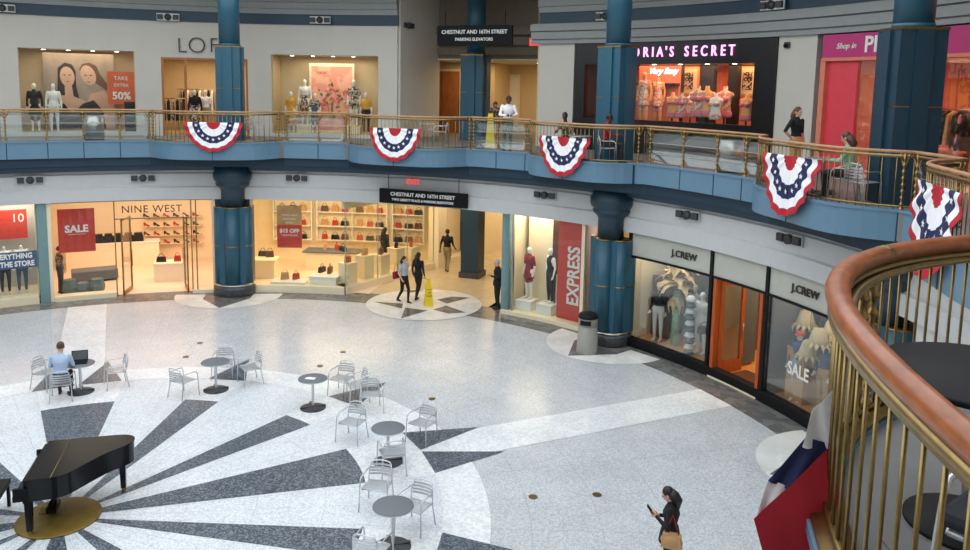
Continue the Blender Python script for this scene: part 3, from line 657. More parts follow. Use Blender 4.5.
# --- far left shop window
base = MB(); base.arc(120.3, 126.6, 15.2, 17.0, 0, .27); base.arc(120.2, 120.35, 15.45, 17, .27, 3.45); struct('trim_8', base, 'cream')
arcwall('wall_shop', 120.3, 126.6, 17.0, .27, 3.5, 'wall_white'); glasspane(120.3, 126.4, .27, 3.4)
mull(119.6, 15.35, 0, 3.42, .30, 'teal_frame', d=.25)
for i, (px, tp, bt) in enumerate([(5, 'mannequin_white', 'cloth_dark'), (22, 'mannequin_white', 'cloth_denim'), (-13, 'cloth_crimson', 'cloth_denim')]):
    a, z = onR(px, 270, 16.0)
    mannequin(['headless mannequin in dark trousers behind the lettered glass at the far left', 'headless mannequin in blue jeans behind the lettered glass at the far left', 'headless mannequin in a crimson top at the very left edge of the shop window'][i], pol(a, 16.0, .27), rz(a), headless=True, top=tp, bottom=bt, sleeve=1)
t = poster('poster', 'pink-red sale poster hung in the far left shop window', onR(8, 230, 16.5)[0], 16.5, 2.05, 3.05, 1.15, 'poster_red'); ptext('10', .4, 'letter_white', t, .3, .7)
a = onR(16, 268, 15.2)[0]; t = empty('window_lettering', pol(a, 15.2, 1.28), rz(a), 'blue strip with white capital lettering on the far left shop window', 'window lettering')
b = MB(); b.box((0, 0, .27), (1.25, .006, .56)); b.build('strip', 'cloth_denim', t)
ptext('EVERYTHING', .24, 'letter_white', t, -.08, .40, -.012, bold=.008, sx=.8); ptext('IN THE STORE', .24, 'letter_white', t, -.08, .14, -.012, bold=.008, sx=.8)
shop_light(123, 16.2, 3.4, 1.6, 1.0, 60, (1, .9, .78))
for i, q in enumerate((122.3, 123.4)): downlight(q, 15.9, 3.44, 'small round ceiling lamp in the far left shop window, %s of two' % ['right', 'left'][i])
# --- shoe shop with the open doorway
arcwall('wall_shoe_shop', 97.2, 119.2, 21.2, 0, 3.5, 'cream_wall')
linewall('wall_side', pol(119.1, 15.5), pol(119.1, 21.2), 0, 3.5, 'cream_wall'); linewall('wall_side', pol(96.9, 15.5), pol(96.9, 21.2), 0, 3.5, 'cream_wall')
f_ = MB(); f_.arc(97, 119, 15.45, 21.2, 0, .02); struct('floor_shoe_shop', f_, 'peach_floor')
sl = MB(); sl.arc(111.4, 118.6, 15.15, 15.6, 0, .17); sl.arc(99.3, 102, 15.15, 15.6, 0, .12); struct('trim_9', sl, 'cream')
glasspane(111.5, 118.6, .17, 3.4); glasspane(102.0, 111.2, 2.75, 3.4); glasspane(99.3, 102, .12, 3.4)
for a in (111.35, 102.0, 101.4): mull(a, 15.27, 0, 3.4, .04, 'brass_dull', d=.04)
mull(99.15, 15.3, 0, 3.4, .12, 'cream'); mull(118.8, 15.3, 0, 3.4, .12, 'cream')
tr = MB(); tr.arc(102, 111.3, 15.25, 15.3, 2.72, 2.76); tr.arc(99.3, 118.6, 15.2, 15.3, 3.36, 3.42); struct('trim_10', tr, 'brass_dull')
for i, (a, r_) in enumerate([(110.6, 75), (102.6, -75)]):
    t = empty('glass_door', pol(a, 15.3, 0), rz(a)+math.radians(r_), ['left glass door leaf of the shoe shop, standing open', 'right glass door leaf of the shoe shop, standing open'][i], 'door')
    sgn = -1 if i else 1
    b = MB(); b.box((sgn*.45, 0, 1.38), (.9, .02, 2.5)); b.build('pane', 'glass', t); b = MB()
    b.box((sgn*.02, 0, 1.36), (.04, .05, 2.7)); b.box((sgn*.88, 0, 1.36), (.04, .05, 2.7)); b.box((sgn*.45, 0, .08), (.9, .05, .14)); b.box((sgn*.45, 0, 2.68), (.9, .05, .06)); b.build('frame', 'brass_dull', t)
    b = MB(); b.tube([(sgn*.8, -.06, .9), (sgn*.8, -.06, 1.5)], .015); b.build('handle', 'brass', t)
a = onR(152, 211, 15.2)[0]; t = empty('shop_sign', pol(a, 15.2, 2.93), rz(a), 'dark capital letters on the glass above the shoe shop doorway', 'shop sign'); ptext('NINE WEST', .36, 'letter_dark', t, 0, .13, 0, ext=.01, space=1.1, sx=.98)
t = poster('poster', 'red hanging poster reading SALE in the shoe shop window', onR(76.5, 228, 15.5)[0], 15.5, 1.62, 3.12, 1.13, 'poster_red'); ptext('SALE', .34, 'letter_white', t, 0, .80, bold=.012); b = MB(); b.box((0, -.012, .62), (.55, .008, .012)); b.build('rule', 'letter_white', t)
# contents
p = Pw(116, 252, .9); a, R = polar_of(p); ORD = ['leftmost', 'second from left', 'third from left', 'third from right', 'second from right', 'rightmost']
t = empty('counter', pol(112.5, 20.2, 0), rz(112.5), 'long cream counter across the back of the shoe shop', 'counter'); b = MB(); b.box((0, 0, .5), (3.4, .6, 1.0)); b.build('body', 'cream', t); b = MB(); b.box((0, 0, 1.02), (3.46, .66, .05)); b.build('counter_top', 'white_gloss', t)
for i, (px, w_) in enumerate([(97, .5), (107, .45), (117, .4), (127, .45), (137, .5)]):
    aa = onR(px, 236, 20.1)[0]; b = MB(); b.box((0, 0, .12), (w_, .3, .24), taper=.9, bev=0); b.box((0.05, 0, .29), (w_*.6, .24, .1)); o = b.build('shoe_box_stack', 'leather_black', loc=pol(aa, 20.1, 1.05), rot=rz(aa)); tag(o, 'pile of dark shoe boxes on the long counter, %s' % ['leftmost', 'second from left', 'middle one', 'second from right', 'rightmost'][i], 'boxes', 'dark piles on the shoe shop counter')
p = pol(114.3, 18.0); t = empty('bench', (p.x, p.y, 0), rz(112)+.15, 'dark grey upholstered bench block inside the shoe shop', 'bench'); b = MB(); b.box((0, 0, .27), (1.55, .75, .36), bev=.03); b.build('seat', 'shop_grey', t); b = MB(); b.box((0, 0, .05), (1.4, .6, .1)); b.build('plinth', 'black', t)
p = Pw(170, 262, .7); pedestal('cream cube table in the shoe shop doorway holding a black handbag', p, rz(104), 1.1, .7, .72)
p_ = polar_of(p); 
put(BAGS[1], pol(p_[0]+1.0, p_[1], .72), rz(104), 'black handbag on the cream cube table in the shoe shop', 'handbag', 'handbags in the shoe shop')
put(BAGS[2], pol(p_[0]-.9, p_[1], .72), rz(104), 'red handbag on the cream cube table in the shoe shop', 'handbag', 'handbags in the shoe shop')
for r_, (z, rw) in enumerate([(1.86, 'top row'), (1.48, 'second row'), (1.1, 'third row'), (.74, 'bottom row')]):
    sb_ = MB(); sb_.arc(103.2, 109.3, 20.9, 21.2, z-.03, z-.01); o = centred(sb_.build('wall_shelf', 'cream')); tag(o, 'narrow cream shelf on the shoe shop back wall, %s' % rw, 'shelf', 'shoe wall shelves')
    for c_ in range(6):
        a = 108.8-c_*1.05; put(SHOES[(r_*2+c_) % 3], pol(a, 20.98, z), rz(a)+1.2, 'single %s shoe on the shoe shop wall, %s, %s' % (['black', 'brown', 'red'][(r_*2+c_) % 3], rw, ORD[c_]), 'shoe', 'shoes on the wall, %s' % rw)
p = Pw(58, 285, .17); figure('person', 'person in a patterned jacket and dark trousers behind the left shoe shop window', 'person', pol(117.9, 16.3, .02), rz(117)+1.9, 1.7, top='cloth_camo', bottom='cloth_dark')
for i, (px, h) in enumerate([(70, .55), (83, .4), (97, .5)]):
    a = onR(px, 285, 16.0)[0]; b = MB(); b.lathe([(.22, 0), (.27, h*.5), (.2, h)], n=6, smooth=False); o = b.build('display_block', 'cloth_teal', loc=pol(a, 16.0, .02), rot=.3*i); tag(o, 'faceted grey-green display block in the shoe shop window, %s' % ['left one', 'middle one', 'right one'][i], 'display block', 'grey-green display blocks')
shop_light(110, 17.8, 3.42, 5.0, 3.4, 330, (1, .68, .50)); shop_light(102, 17.4, 3.42, 1.6, 2.4, 110, (1, .66, .48))
for i, q in enumerate((117, 114.5, 108, 105, 101)): downlight(q, 16.3, 3.47, 'small round ceiling lamp inside the shoe shop, %s' % ['leftmost', 'second from left', 'middle', 'second from right', 'rightmost'][i])
mull(97.6, 15.4, 0, 3.42, .75, 'column_dark', d=.3); mull(95.5, 15.4, 0, 3.42, .65, 'column_dark', d=.3)
# --- bag shop at the corner
K0, K1 = pol(81.5, 15.25), Vector((-.61, 34.52, 0))
b = MB(); b.arc(81.6, 94.1, 15.15, 15.75, 0, .27); d = (K1-K0).normalized(); n = Vector((d.y, -d.x, 0))
b.prism([(K0+n*.06)[:2], (K1+n*.06)[:2], (K1-n*.5)[:2], (K0-n*.5)[:2]], 0, .27); struct('trim_11', b, 'cream')
glasspane(81.5, 94.1, .27, 3.4); b = MB(); b.prism([K0[:2], (K0+d*5.2)[:2], (K0+d*5.2-n*.02)[:2], (K0-n*.02)[:2]], .27, 3.35); WN[0] += 1; struct('window_%d' % WN[0], b, 'glass')
for k_ in (0, 1.75, 3.5, 5.2):
    b = MB(); pp = K0+d*k_; b.box((pp.x, pp.y, 1.7), (.035, .035, 3.4)); struct('trim_12', b, 'steel')
linewall('wall_corridor', K0+d*5.2, K0+d*5.75, 0, 3.5, 'cream_wall', .5); 
linewall('wall_corridor', K0+d*6.8-n*.6, K1-n*.6, 0, 3.5, 'cream_wall', .1); linewall('wall_corridor', K1, K1+d*8, 0, 3.5, 'cream_wall', .3)
b = MB(); b.prism([(K0+d*.1-n*.05)[:2], (K1-n*.05)[:2], (K1-n*.15)[:2], (K0-n*.15)[:2]], 3.1, 3.5); struct('trim_13', b, 'cream')
arcwall('wall_bag_shop', 74.5, 96.8, 20.8, 0, 3.5, 'cream_wall')
f_ = MB(); f_.arc(78.5, 96.9, 15.5, 20.8, 0, .02); struct('floor_bag_shop', f_, 'peach_floor')
mull(94.2, 15.3, 0, 3.42, .1, 'cream')
# shelves and bags on the back wall
cells = [(92.6, 1.6, 'left'), (87.6, 1.5, 'middle'), (83.4, 1.5, 'right of the poster'), (78.7, 1.35, 'near the corridor')]
for (a, w_, wh) in cells:
    t = empty('shelf_unit', pol(a, 20.6, .9), rz(a), 'backlit cream wall shelf unit in the bag shop, %s' % wh, 'shelf unit', 'bag shop wall shelf units')
    b = MB(); b.box((0, .14, 1.2), (w_, .03, 2.4)); b.build('back_panel', 'cream', t)
    for z in (.02, .62, 1.22, 1.82): b = MB(); b.box((0, 0, z), (w_, .34, .035)); b.build('shelf_board', 'white_gloss', t)
    for x in (-w_/2, w_/2): b = MB(); b.box((x, 0, 1.2), (.03, .34, 2.42)); b.build('side_panel', 'white_gloss', t)
    k_ = 0
    for z, rw in ((.94, 'lowest'), (1.54, 'second'), (2.14, 'third'), (2.74, 'highest')):
        for x in (-.45, 0, .42):
            k_ += 1; aa = a-math.degrees(x/20.6); put(BAGS[(k_*3+int(a)) % 4], pol(aa, 20.56, z), rz(aa), '%s handbag, %s on the %s board, shelf unit %s' % (['brown', 'black', 'red', 'tan'][(k_*3+int(a)) % 4], {-.45: 'left', 0: 'middle', .42: 'right'}[x], rw, wh), 'handbag', 'handbags, %s board, %s' % (rw, wh))
t = poster('poster', 'tan and red hanging poster reading $15 OFF in the bag shop window', onR(289.5, 227, 15.7)[0], 15.7, 1.55, 3.1, .9, 'poster_tan'); b = MB(); b.box((0, -.014, .42), (.9, .01, .84)); b.build('red_panel', 'poster_red', t)
ptext('$15 OFF', .2, 'letter_white', t, 0, .62, -.025, bold=.006); ptext('YOUR PURCHASE', .075, 'letter_white', t, 0, .46, -.025); 
for q, s_ in enumerate(('TODAY ONLY', 'SAVE NOW', 'EXTRA')): ptext(s_, .09, 'letter_white', t, 0, 1.2-.14*q, -.016)
def ptab(px, py, h, w_, dd, a, label, m='cream', topm=None, name='display_table'):
    p = Pw(px, py, h); t = empty(name, (p.x, p.y, 0), rz(a), label, 'display table'); b = MB(); b.box((0, 0, h/2-.03), (w_*.9, dd*.9, h-.06)); b.build('base', m, t); b = MB(); b.box((0, 0, h-.03), (w_, dd, .06), bev=.01); b.build('table_top', topm or m, t); return t
ptab(333, 250, .8, 2.3, .9, 86, 'long display table with dark grey top in the middle of the bag shop', topm='shop_grey')
ptab(262, 258, .75, 1.2, .8, 92, 'cream display table at the left of the bag shop window', m='cream')
ptab(290, 280, .35, 1.3, .6, 89, 'low glass-white display stand at the foot of the bag shop window', m='white_gloss')
ptab(325, 275, .55, 1.1, .6, 84, 'low white stand in the corner of the bag shop window', m='white_gloss')
for i, (px, py, h) in enumerate([(263, 254, .75), (270, 255, .75), (285, 277, .35), (296, 277, .35), (322, 270, .55), (330, 271, .55), (325, 247, .8), (337, 248, .8), (343, 249, .8)]):
    p = Pw(px, py+2, h); put(BAGS[(i*3+1) % 4], p, rz(88)+.3*i, ['black handbag at the left end of the bag shop window', 'tan handbag beside the black one at the left of the bag shop window', 'handbag on the left half of the low white stand in the bag shop', 'handbag on the right half of the low white stand in the bag shop', 'handbag on the corner stand of the bag shop window, left', 'handbag on the corner stand of the bag shop window, right', 'handbag on the left end of the grey-topped table', 'handbag in the middle of the grey-topped table', 'handbag on the right end of the grey-topped table'][i], 'handbag', 'handbags on the tables')
for i in range(5):
    k_ = .6+i*.92; p = K0+d*k_-n*.45; pedestal('cream display plinth along the corridor glass, %s from the corner' % ['first', 'second', 'third', 'fourth', 'fifth', 'sixth'][i], p, math.atan2(d.y, d.x), .55, .5, .75+.12*(i % 2), z=.27, group='plinths along the corridor glass')
    put(BAGS[(i+2) % 4], Vector((p.x, p.y, 1.02+.12*(i % 2))), math.atan2(d.y, d.x)+.2*i, 'handbag on the %s plinth along the corridor glass' % ['first', 'second', 'third', 'fourth', 'fifth', 'sixth'][i], 'handbag', 'handbags on the corridor plinths')
aa_, _ = onR(385, 240, 19.6); p = pol(aa_, 19.6); figure('person', 'person with long dark hair in black clothes standing inside the bag shop', 'person', (p.x, p.y, .02), 2.4, 1.70, longhair=.22, female=True, top='cloth_black', bottom='cloth_black')
pp = K0+d*6.25-n*.32; pedestal('cream plinth in the corridor niche right of the bag shop glass', pp, math.atan2(d.y, d.x), .8, .5, 1.0, z=.27); put(BAGS[0], Vector((pp.x, pp.y, 1.27)), 1, 'dark brown handbag alone on the corridor niche plinth', 'handbag', 'handbags on the corridor plinths')
shop_light(88, 17.9, 3.42, 4.2, 2.6, 330, (1, .72, .40)); shop_light(80.5, 18.6, 3.42, 1.6, 2.4, 130, (1, .70, .38))
for i, q in enumerate((93, 90, 87, 84)): downlight(q, 16.2, 3.47, 'small round ceiling lamp inside the bag shop, %s' % ['leftmost', 'second from left', 'second from right', 'rightmost'][i])
# --- corridor
f_ = MB(); E0, E1 = pol(59.0, 15.6), Vector((4.9, 32.5, 0)); f_.prism([K0[:2], pol(77, 15.8)[:2], pol(70, 15.7)[:2], pol(64, 15.6)[:2], E0[:2], E1[:2], (9, 40), (1.5, 42), K1[:2]], 0, .012); struct('floor_corridor', f_, 'tile_tan')
linewall('wall_corridor', pol(58.9, 15.4)+Vector((.15, .1, 0)), E1, 0, 3.5, 'cream_wall', .2)
arcwall('wall_corridor', 50, 74, 28.5, 0, 3.5, 'cream_wall')
t = empty('shelf_unit', pol(64.7, 28.2, 0), rz(64.7), 'distant wall shelf unit of dark red goods at the end of the corridor', 'shelf unit'); b = MB(); b.box((0, .1, 1.5), (1.9, .05, 3.0)); b.build('back_panel', 'cloth_dark', t)
for z in (.5, 1.1, 1.7, 2.3, 2.9): b = MB(); b.box((0, -.05, z), (1.9, .3, .04)); b.build('shelf_board', 'leather_brown', t)
for z in (.52, 1.12, 1.72, 2.32):
    for x in (-.7, -.35, 0, .35, .7): b = MB(); b.box((0, 0, .18), (.26, .2, .36), taper=.85); o = b.build('folded_goods', random.choice(['leather_red', 'cloth_crimson', 'cloth_dark', 'leather_tan']), loc=pol(64.7-math.degrees(x/28.1), 28.1, z), rot=rz(64.7)); tag(o, 'small pile of goods on the distant corridor shelf, %s height, %s' % ({.52: 'knee', 1.12: 'waist', 1.72: 'eye', 2.32: 'top'}[z], {-.7: 'leftmost', -.35: 'second from left', 0: 'middle', .35: 'second from right', .7: 'rightmost'}[x]), 'goods', 'goods on the distant shelf, %s height' % {.52: 'knee', 1.12: 'waist', 1.72: 'eye', 2.32: 'top'}[z])
shop_light(71, 19.2, 3.42, 3.0, 5.0, 170, (1, .80, .52)); shop_light(68, 25, 3.42, 4.0, 4.0, 260, (1, .76, .46))
# hanging signs
def hang_sign(label, px0, px1, pyt, pyb, R, l1, l2, s1, s2):
    a0, z1 = onR(px0, pyt, R); a1, _ = onR(px1, pyt, R); am = (a0+a1)/2; w_ = 2*R*math.sin(math.radians((a0-a1)/2)); z0 = onR(px0, pyb, R)[1]; h = z1-z0
    t = empty('hanging_sign', pol(am, R*math.cos(math.radians((a0-a1)/2)), z0), rz(am), label, 'sign'); b = MB(); b.box((0, 0, h/2), (w_, .12, h), bev=.01); b.build('board', 'sign_black', t)
    ptext(l1, s1, 'letter_white', t, 0, h*.66, -.065, bold=.004, sx=1.0); ptext(l2, s2, 'letter_white', t, 0, h*.28, -.065, bold=.003)
    for x in (-w_*.4, w_*.4): b = MB(); b.tube([(x, 0, h), (x, 0, h+.5)], .012); b.build('hanger', 'black', t)
    return t
hang_sign('lower black hanging sign with white street lettering at the corridor mouth', 380, 468, 188, 202, 15.0, 'CHESTNUT AND 16TH STREET', 'TWO LIBERTY PLACE & PARKING ELEVATORS', .175, .112)
# --- red poster shop (right of the corridor)
b = MB(); b.arc(47.6, 59.0, 15.15, 16.9, 0, .14); struct('trim_14', b, 'cream'); arcwall('wall_shop', 47.6, 59.2, 16.9, .14, 3.5, 'wall_white')
glasspane(47.9, 58.7, .14, 3.4); mull(58.7, 15.35, 0, 3.4, .28, 'teal_frame', d=.2); mull(57.7, 15.3, 0, 3.4, .05, 'steel'); mull(47.7, 15.3, 0, 3.42, .12, 'cream')
b = MB(); b.arc(53.2, 57.6, 16.3, 16.35, .14, 3.45); struct('wall_backdrop', b, 'cream'); mull(53.2, 15.9, .14, 3.45, .1, 'leather_brown')
b = MB(); b.arc(50.6, 53.0, 16.5, 16.55, .14, 3.45); struct('wall_backdrop', b, 'shop_grey'); mull(52.0, 16.0, 1.5, 3.45, .5, 'leather_brown', d=.4)
a = onR(571, 250, 15.36)[0]; t = poster('poster', 'tall red poster with white vertical letters in the right corridor shop window', a, 15.38, .2, 3.38, .98, 'poster_red')
b = MB(); tx = text('EXPRESS', .62, 'letter_white', 'lettering', Matrix.Translation((.14, -.02, 1.45)) @ Matrix.Rotation(PI/2, 4, 'X') @ Matrix.Rotation(PI/2, 4, 'Z'), t, bold=.014, sx=.82)
for i, px in enumerate((527, 547)):
    a, z = onR(px, 300, 15.75); a = a if i == 0 else a-.15; pedestal(['white plinth under the mannequin in the red dress', 'white plinth under the mannequin in black'][i], pol(a, 15.75), rz(a), .6, .55, .34, 'white_gloss', z=.14)
    if i == 0: mannequin('white mannequin in a short crimson dress in the red poster window', pol(a, 15.85, .48), rz(a)-.3, 1.78, top='cloth_crimson', bottom='mannequin_white', skirt=(.14, -.22, .13, .2), skirt_mat='cloth_crimson', sleeve=1)
    else: mannequin('white mannequin in a long black outfit in the red poster window', pol(a, 15.85, .48), rz(a)-.5, 1.85, top='cloth_black', bottom='cloth_black', sleeve=0, pose=dict(elR=(-.33, .05, 1.2), wrR=(-.17, -.05, 1.02)))
shop_light(55.5, 15.9, 3.42, 1.6, .8, 60, (1, .86, .66)); shop_light(50, 15.8, 3.42, 1.2, .6, 50, (1, .84, .66))
# --- black framed clothing shop
fr = MB(); fr.arc(9, 41.1, 15.16, 15.4, 0, .26); fr.arc(9, 41.1, 15.2, 15.32, 2.66, 2.72)
fr.arc(9, 41.1, 15.2, 15.3, 3.38, 3.42); struct('trim_15', fr, 'black')
for a in (41.0, 29.9, 22.6, 9): mull(a, 15.26, 0, 3.42, .1, 'black', d=.14)
hd1 = MB(); hd1.arc(9, 41, 15.24, 15.28, 2.72, 3.38); struct('trim_16', hd1, 'header_stone')
for i, (px, py) in enumerate([(684, 253), (805, 292)]):
    a, z = onR(px, py, 15.2); t = empty('shop_sign', pol(a, 15.2, 2.93), rz(a), ['dark serif letters above the window with the straw palm', 'dark serif letters above the window with the red-capped mannequin'][i], 'shop sign'); ptext('J.CREW', .26, 'letter_dark', t, 0, .12, 0, ext=.012, bold=.004, space=1.05)
glasspane(30.1, 40.8, .26, 2.66); glasspane(9.2, 22.4, .26, 2.66)
arcwall('wall_display', 30.0, 41.0, 16.9, .1, 3.5, 'panel_grey'); arcwall('wall_display', 9, 22.5, 16.7, .1, 3.5, 'panel_grey')
b = MB(); b.arc(30.0, 41.0, 15.4, 16.9, 0, .16); b.arc(9, 22.5, 15.4, 16.7, 0, .16); struct('floor_display', b, 'wood_floor')
linewall('wall_side', pol(41.0, 15.4), pol(41.0, 17), .1, 3.5, 'cream_wall'); linewall('wall_side', pol(29.9, 15.4), pol(29.9, 17), .1, 3.5, 'panel_grey'); linewall('wall_side', pol(22.6, 15.4), pol(22.6, 16.7), .1, 3.5, 'panel_grey')
b = MB(); b.arc(38.4, 40.6, 16.2, 16.3, .16, 2.0); struct('wall_backdrop', b, 'leather_brown')
# doorway
f_ = MB(); f_.arc(20, 33, 15.4, 22, 0, .03); struct('floor_clothes_shop', f_, 'wood_floor'); arcwall('wall_clothes_shop', 18, 33, 21.0, 0, 3.5, 'cream_wall')
linewall('wall_side', pol(32.5, 17), pol(32.5, 21), 0, 3.5, 'leather_brown'); linewall('wall_side', pol(20, 16.8), pol(20, 21), 0, 3.5, 'cream_wall')
for a in (29.3, 23.2): mull(a, 15.3, .03, 2.66, .1, 'wood_orange', d=.2)
b = MB(); b.arc(23, 29.5, 15.15, 15.6, 0, .05); struct('trim_17', b, 'cream'); b = MB(); b.arc(23.2, 28.8, 15.7, 16.4, .03, .045); o = centred(b.build('door_mat', 'leather_brown')); tag(o, 'dark brown mat inside the clothing shop doorway', 'mat')
t = empty('door_1', pol(29.1, 15.38, .05), math.radians(29.2), 'orange wooden door with tall glass pane, left side of the clothing shop doorway', 'door'); t['kind'] = 'structure'
b = MB()
for x in (.06, .84): b.box((x, 0, 1.3), (.12, .05, 2.6))
for z, h in ((.16, .32), (2.5, .2)): b.box((.45, 0, z), (.7, .05, h))
b.build('door_frame', 'wood_orange', t); b = MB(); b.box((.45, 0, 1.36), (.68, .015, 2.1)); b.build('pane', 'glass', t); b = MB(); b.tube([(.84, -.06, .9), (.84, -.06, 1.3)], .014); b.build('door_handle', 'steel', t)
def rack(p, rot, L, label, cols, h=1.5, z=0):
    t = empty('clothes_rack', (p.x, p.y, z), rot, label, 'clothes rack'); b = MB()
    for x in (-L/2, L/2): b.tube([(x, 0, 0), (x, 0, h)], .02); b.box((x, 0, .02), (.05, .45, .04))
    b.tube([(-L/2, 0, h), (L/2, 0, h)], .018); b.build('rail_frame', 'steel', t); n = int(L/.16)
    for i in range(n):
        x = -L/2+.1+i*(L-.2)/max(1, n-1); b = MB(); w_ = .2; b.prism([(-.06, -.02), (.06, -.02), (.06, .02), (-.06, .02)], h-.1, h-.09)
        b.add([(-.03, -.22, h-.14), (.03, -.22, h-.14), (.03, .22, h-.14), (-.03, .22, h-.14), (-.02, -.03, h-.03), (.02, -.03, h-.03), (.02, .03, h-.03), (-.02, .03, h-.03), (-.05, -.26, h-.85), (.05, -.26, h-.85), (.05, .26, h-.85), (-.05, .26, h-.85)], [(4, 5, 6, 7), (0, 4, 7, 3), (1, 2, 6, 5), (0, 1, 5, 4), (3, 7, 6, 2), (8, 9, 1, 0), (9, 10, 2, 1), (10, 11, 3, 2), (11, 8, 0, 3), (8, 11, 10, 9)])
        o = b.build('garment', cols[i % len(cols)], t); o.location = (x, 0, 0)
    return t
rack(pol(26.2, 18.6), rz(26)+.2, 1.6, 'rack of pale and grey shirts seen through the clothing shop doorway', ['cloth_khaki', 'cloth_dark', 'cloth_grey', 'leather_tan'], 1.6)
rack(pol(23.6, 19.6), rz(24), 1.6, 'rack of dark clothes deeper inside the clothing shop', ['cloth_black', 'cloth_dark', 'leather_brown'], 1.6)
rack(pol(27, 20.4), rz(26), 2.2, 'wall rack at the very back of the clothing shop', ['leather_brown', 'cloth_khaki', 'cloth_black'], 2.2)
# straw palm
a, _ = onR(677, 300, 16.0); t = empty('straw_palm', pol(a, 16.0, .16), rz(a), 'tall straw palm tree sculpture with pale green trunk in the clothing shop window', 'palm sculpture')
b = MB(); b.lathe([(.13, 0), (.11, .8), (.10, 1.6)], n=18); b.build('trunk', 'cloth_green', t)
rnd = random.Random(5)
def frond(M_, L, w_, droop):
    vs = []; fs = []; n = 9
    for i in range(n+1):
        u = i/n; x = L*u; z = .25*L*math.sin(u*2.2)-droop*L*u*u; hw = w_*math.sin(min(1, u*1.1+.12)*PI*.93)*(1 if i % 2 else .62)
        vs += [(x, -hw, z-.03*hw), (x, 0, z+.015), (x, hw, z-.03*hw), (x, 0, z-.01)]
    for i in range(n):
        for j in range(4): fs.append((4*i+j, 4*i+(j+1) % 4, 4*i+4+(j+1) % 4, 4*i+4+j))
    b_ = MB(); b_.add(vs, fs, M=M_); return b_
for k_ in range(34):
    M_ = Matrix.Translation((0, 0, 1.75+rnd.uniform(0, .6))) @ Matrix.Rotation(k_*2.4, 4, 'Z') @ Matrix.Rotation(rnd.uniform(-.5, .5), 4, 'Y'); frond(M_, rnd.uniform(.5, .75), .24, .38).build('frond', 'straw', t)
for k_ in range(7):
    M_ = Matrix.Translation((0, -.05, 1.45)) @ Matrix.Rotation(k_*.9-1.2, 4, 'Z') @ Matrix.Rotation(.9, 4, 'Y'); frond(M_, .5, .16, .5).build('frond', 'straw', t)
a, _ = onR(690, 320, 15.62); t = empty('striped_pillar', pol(a, 15.62, .16), 0, 'slim ruffled pillar with dark and pale stripes beside the straw palm', 'display pillar')
for k_ in range(10): b = MB(); z = k_*.17; b.lathe([(.07, z), (.15, z+.04), (.12, z+.1), (.08, z+.168)], n=14); b.build('ruffle', 'cloth_white' if k_ % 2 else 'panel_grey', t)
for i, (px, R, tp, bt, lb_) in enumerate([(658, 15.85, 'cloth_dark', 'mannequin_white', 'mannequin in dark jacket and white trousers left of the straw palm'), (702, 16.0, 'mannequin_white', 'mannequin_white', 'mannequin all in white right of the striped pillar'), (694, 16.5, 'cloth_lightblue', 'cloth_lightblue', 'mannequin in pale blue behind the striped pillar')]):
    a, _ = onR(px, 320, R); mannequin(lb_, pol(a, R, .16), rz(a)+.2, 1.8, top=tp, bottom=bt)
put(BAGS[1], pol(onR(704, 330, 15.7)[0], 15.7, .9), 0, 'dark handbag held at the side of the all-white mannequin', 'handbag', None)
a, _ = onR(797, 385, 15.75); mannequin('mannequin in blue denim with a red cap behind the SALE lettering', pol(a, 15.75, .16), rz(a)+.3, 1.75, top='cloth_denim', bottom='cloth_grey')
b = MB(); b.ell((0, 0, 0), (.1, .12, .07)); b.ell((0, -.12, -.02), (.08, .09, .02)); o = b.build('cap', 'poster_red', loc=pol(a, 15.75, .16+1.68), rot=rz(a)+.3); tag(o, 'red cap on the denim mannequin in the clothing shop window', 'cap')
a, _ = onR(822, 395, 15.9); mannequin('second denim mannequin at the right edge of the clothing shop window', pol(a, 15.9, .16), rz(a), 1.75, top='cloth_denim', bottom='leather_tan')
a, _ = onR(797, 384, 15.22); t = empty('window_lettering', pol(a, 15.22, 1.0), rz(a), 'white SALE lettering stuck on the clothing shop glass', 'window lettering'); ptext('SALE', .42, 'letter_white', t, 0, .15, 0, bold=.01, ext=.003, sx=.8)
for i, (px, py, R) in enumerate([(775, 318, 16.1), (806, 316, 16.2), (819, 334, 15.7), (833, 326, 16.2), (809, 346, 15.7), (829, 358, 16.2)]):
    a, z = onR(px, py, R); t = empty('straw_lantern', pol(a, R, z-.2), 0, 'woven straw hanging lantern in the right clothing window, %s' % ['alone at the left', 'upper left of the cluster', 'middle of the cluster', 'upper right of the cluster', 'lower left of the cluster', 'lower right of the cluster'][i], 'lantern', 'straw lanterns')
    b = MB(); b.lathe([(.06, .36), (.14, .3), (.2, .1), (.24, -.02), (.2, -.04)], n=16, caps=False); b.build('straw_shade', 'straw', t)
    for q in range(12): aa = 2*PI*q/12; frond(Matrix.Translation((.2*math.cos(aa), .2*math.sin(aa), .02)) @ Matrix.Rotation(aa, 4, 'Z') @ Matrix.Rotation(1.1, 4, 'Y'), .22, .05, .2).build('fringe', 'straw', t)
    b = MB(); b.tube([(0, 0, .36), (0, 0, 3.45-z+.2)], .006, n=5); b.build('cord', 'black', t)
p = pol(20.4, 15.9); pedestal('low cream display block at the left of the right clothing window', p, rz(21), .6, .5, 1.3, 'leather_tan', z=.16)
shop_light(36, 15.9, 3.38, 2.2, .7, 60, (1, .86, .70)); shop_light(16.5, 15.9, 3.38, 2.6, .6, 45, (1, .88, .74)); shop_light(26, 18.2, 3.42, 1.8, 3.0, 230, (1, .70, .40))
for i, q in enumerate((38, 35, 32)): downlight(q, 15.8, 3.47, 'small round ceiling lamp in the straw palm window, %s' % ['left', 'middle', 'right'][i])
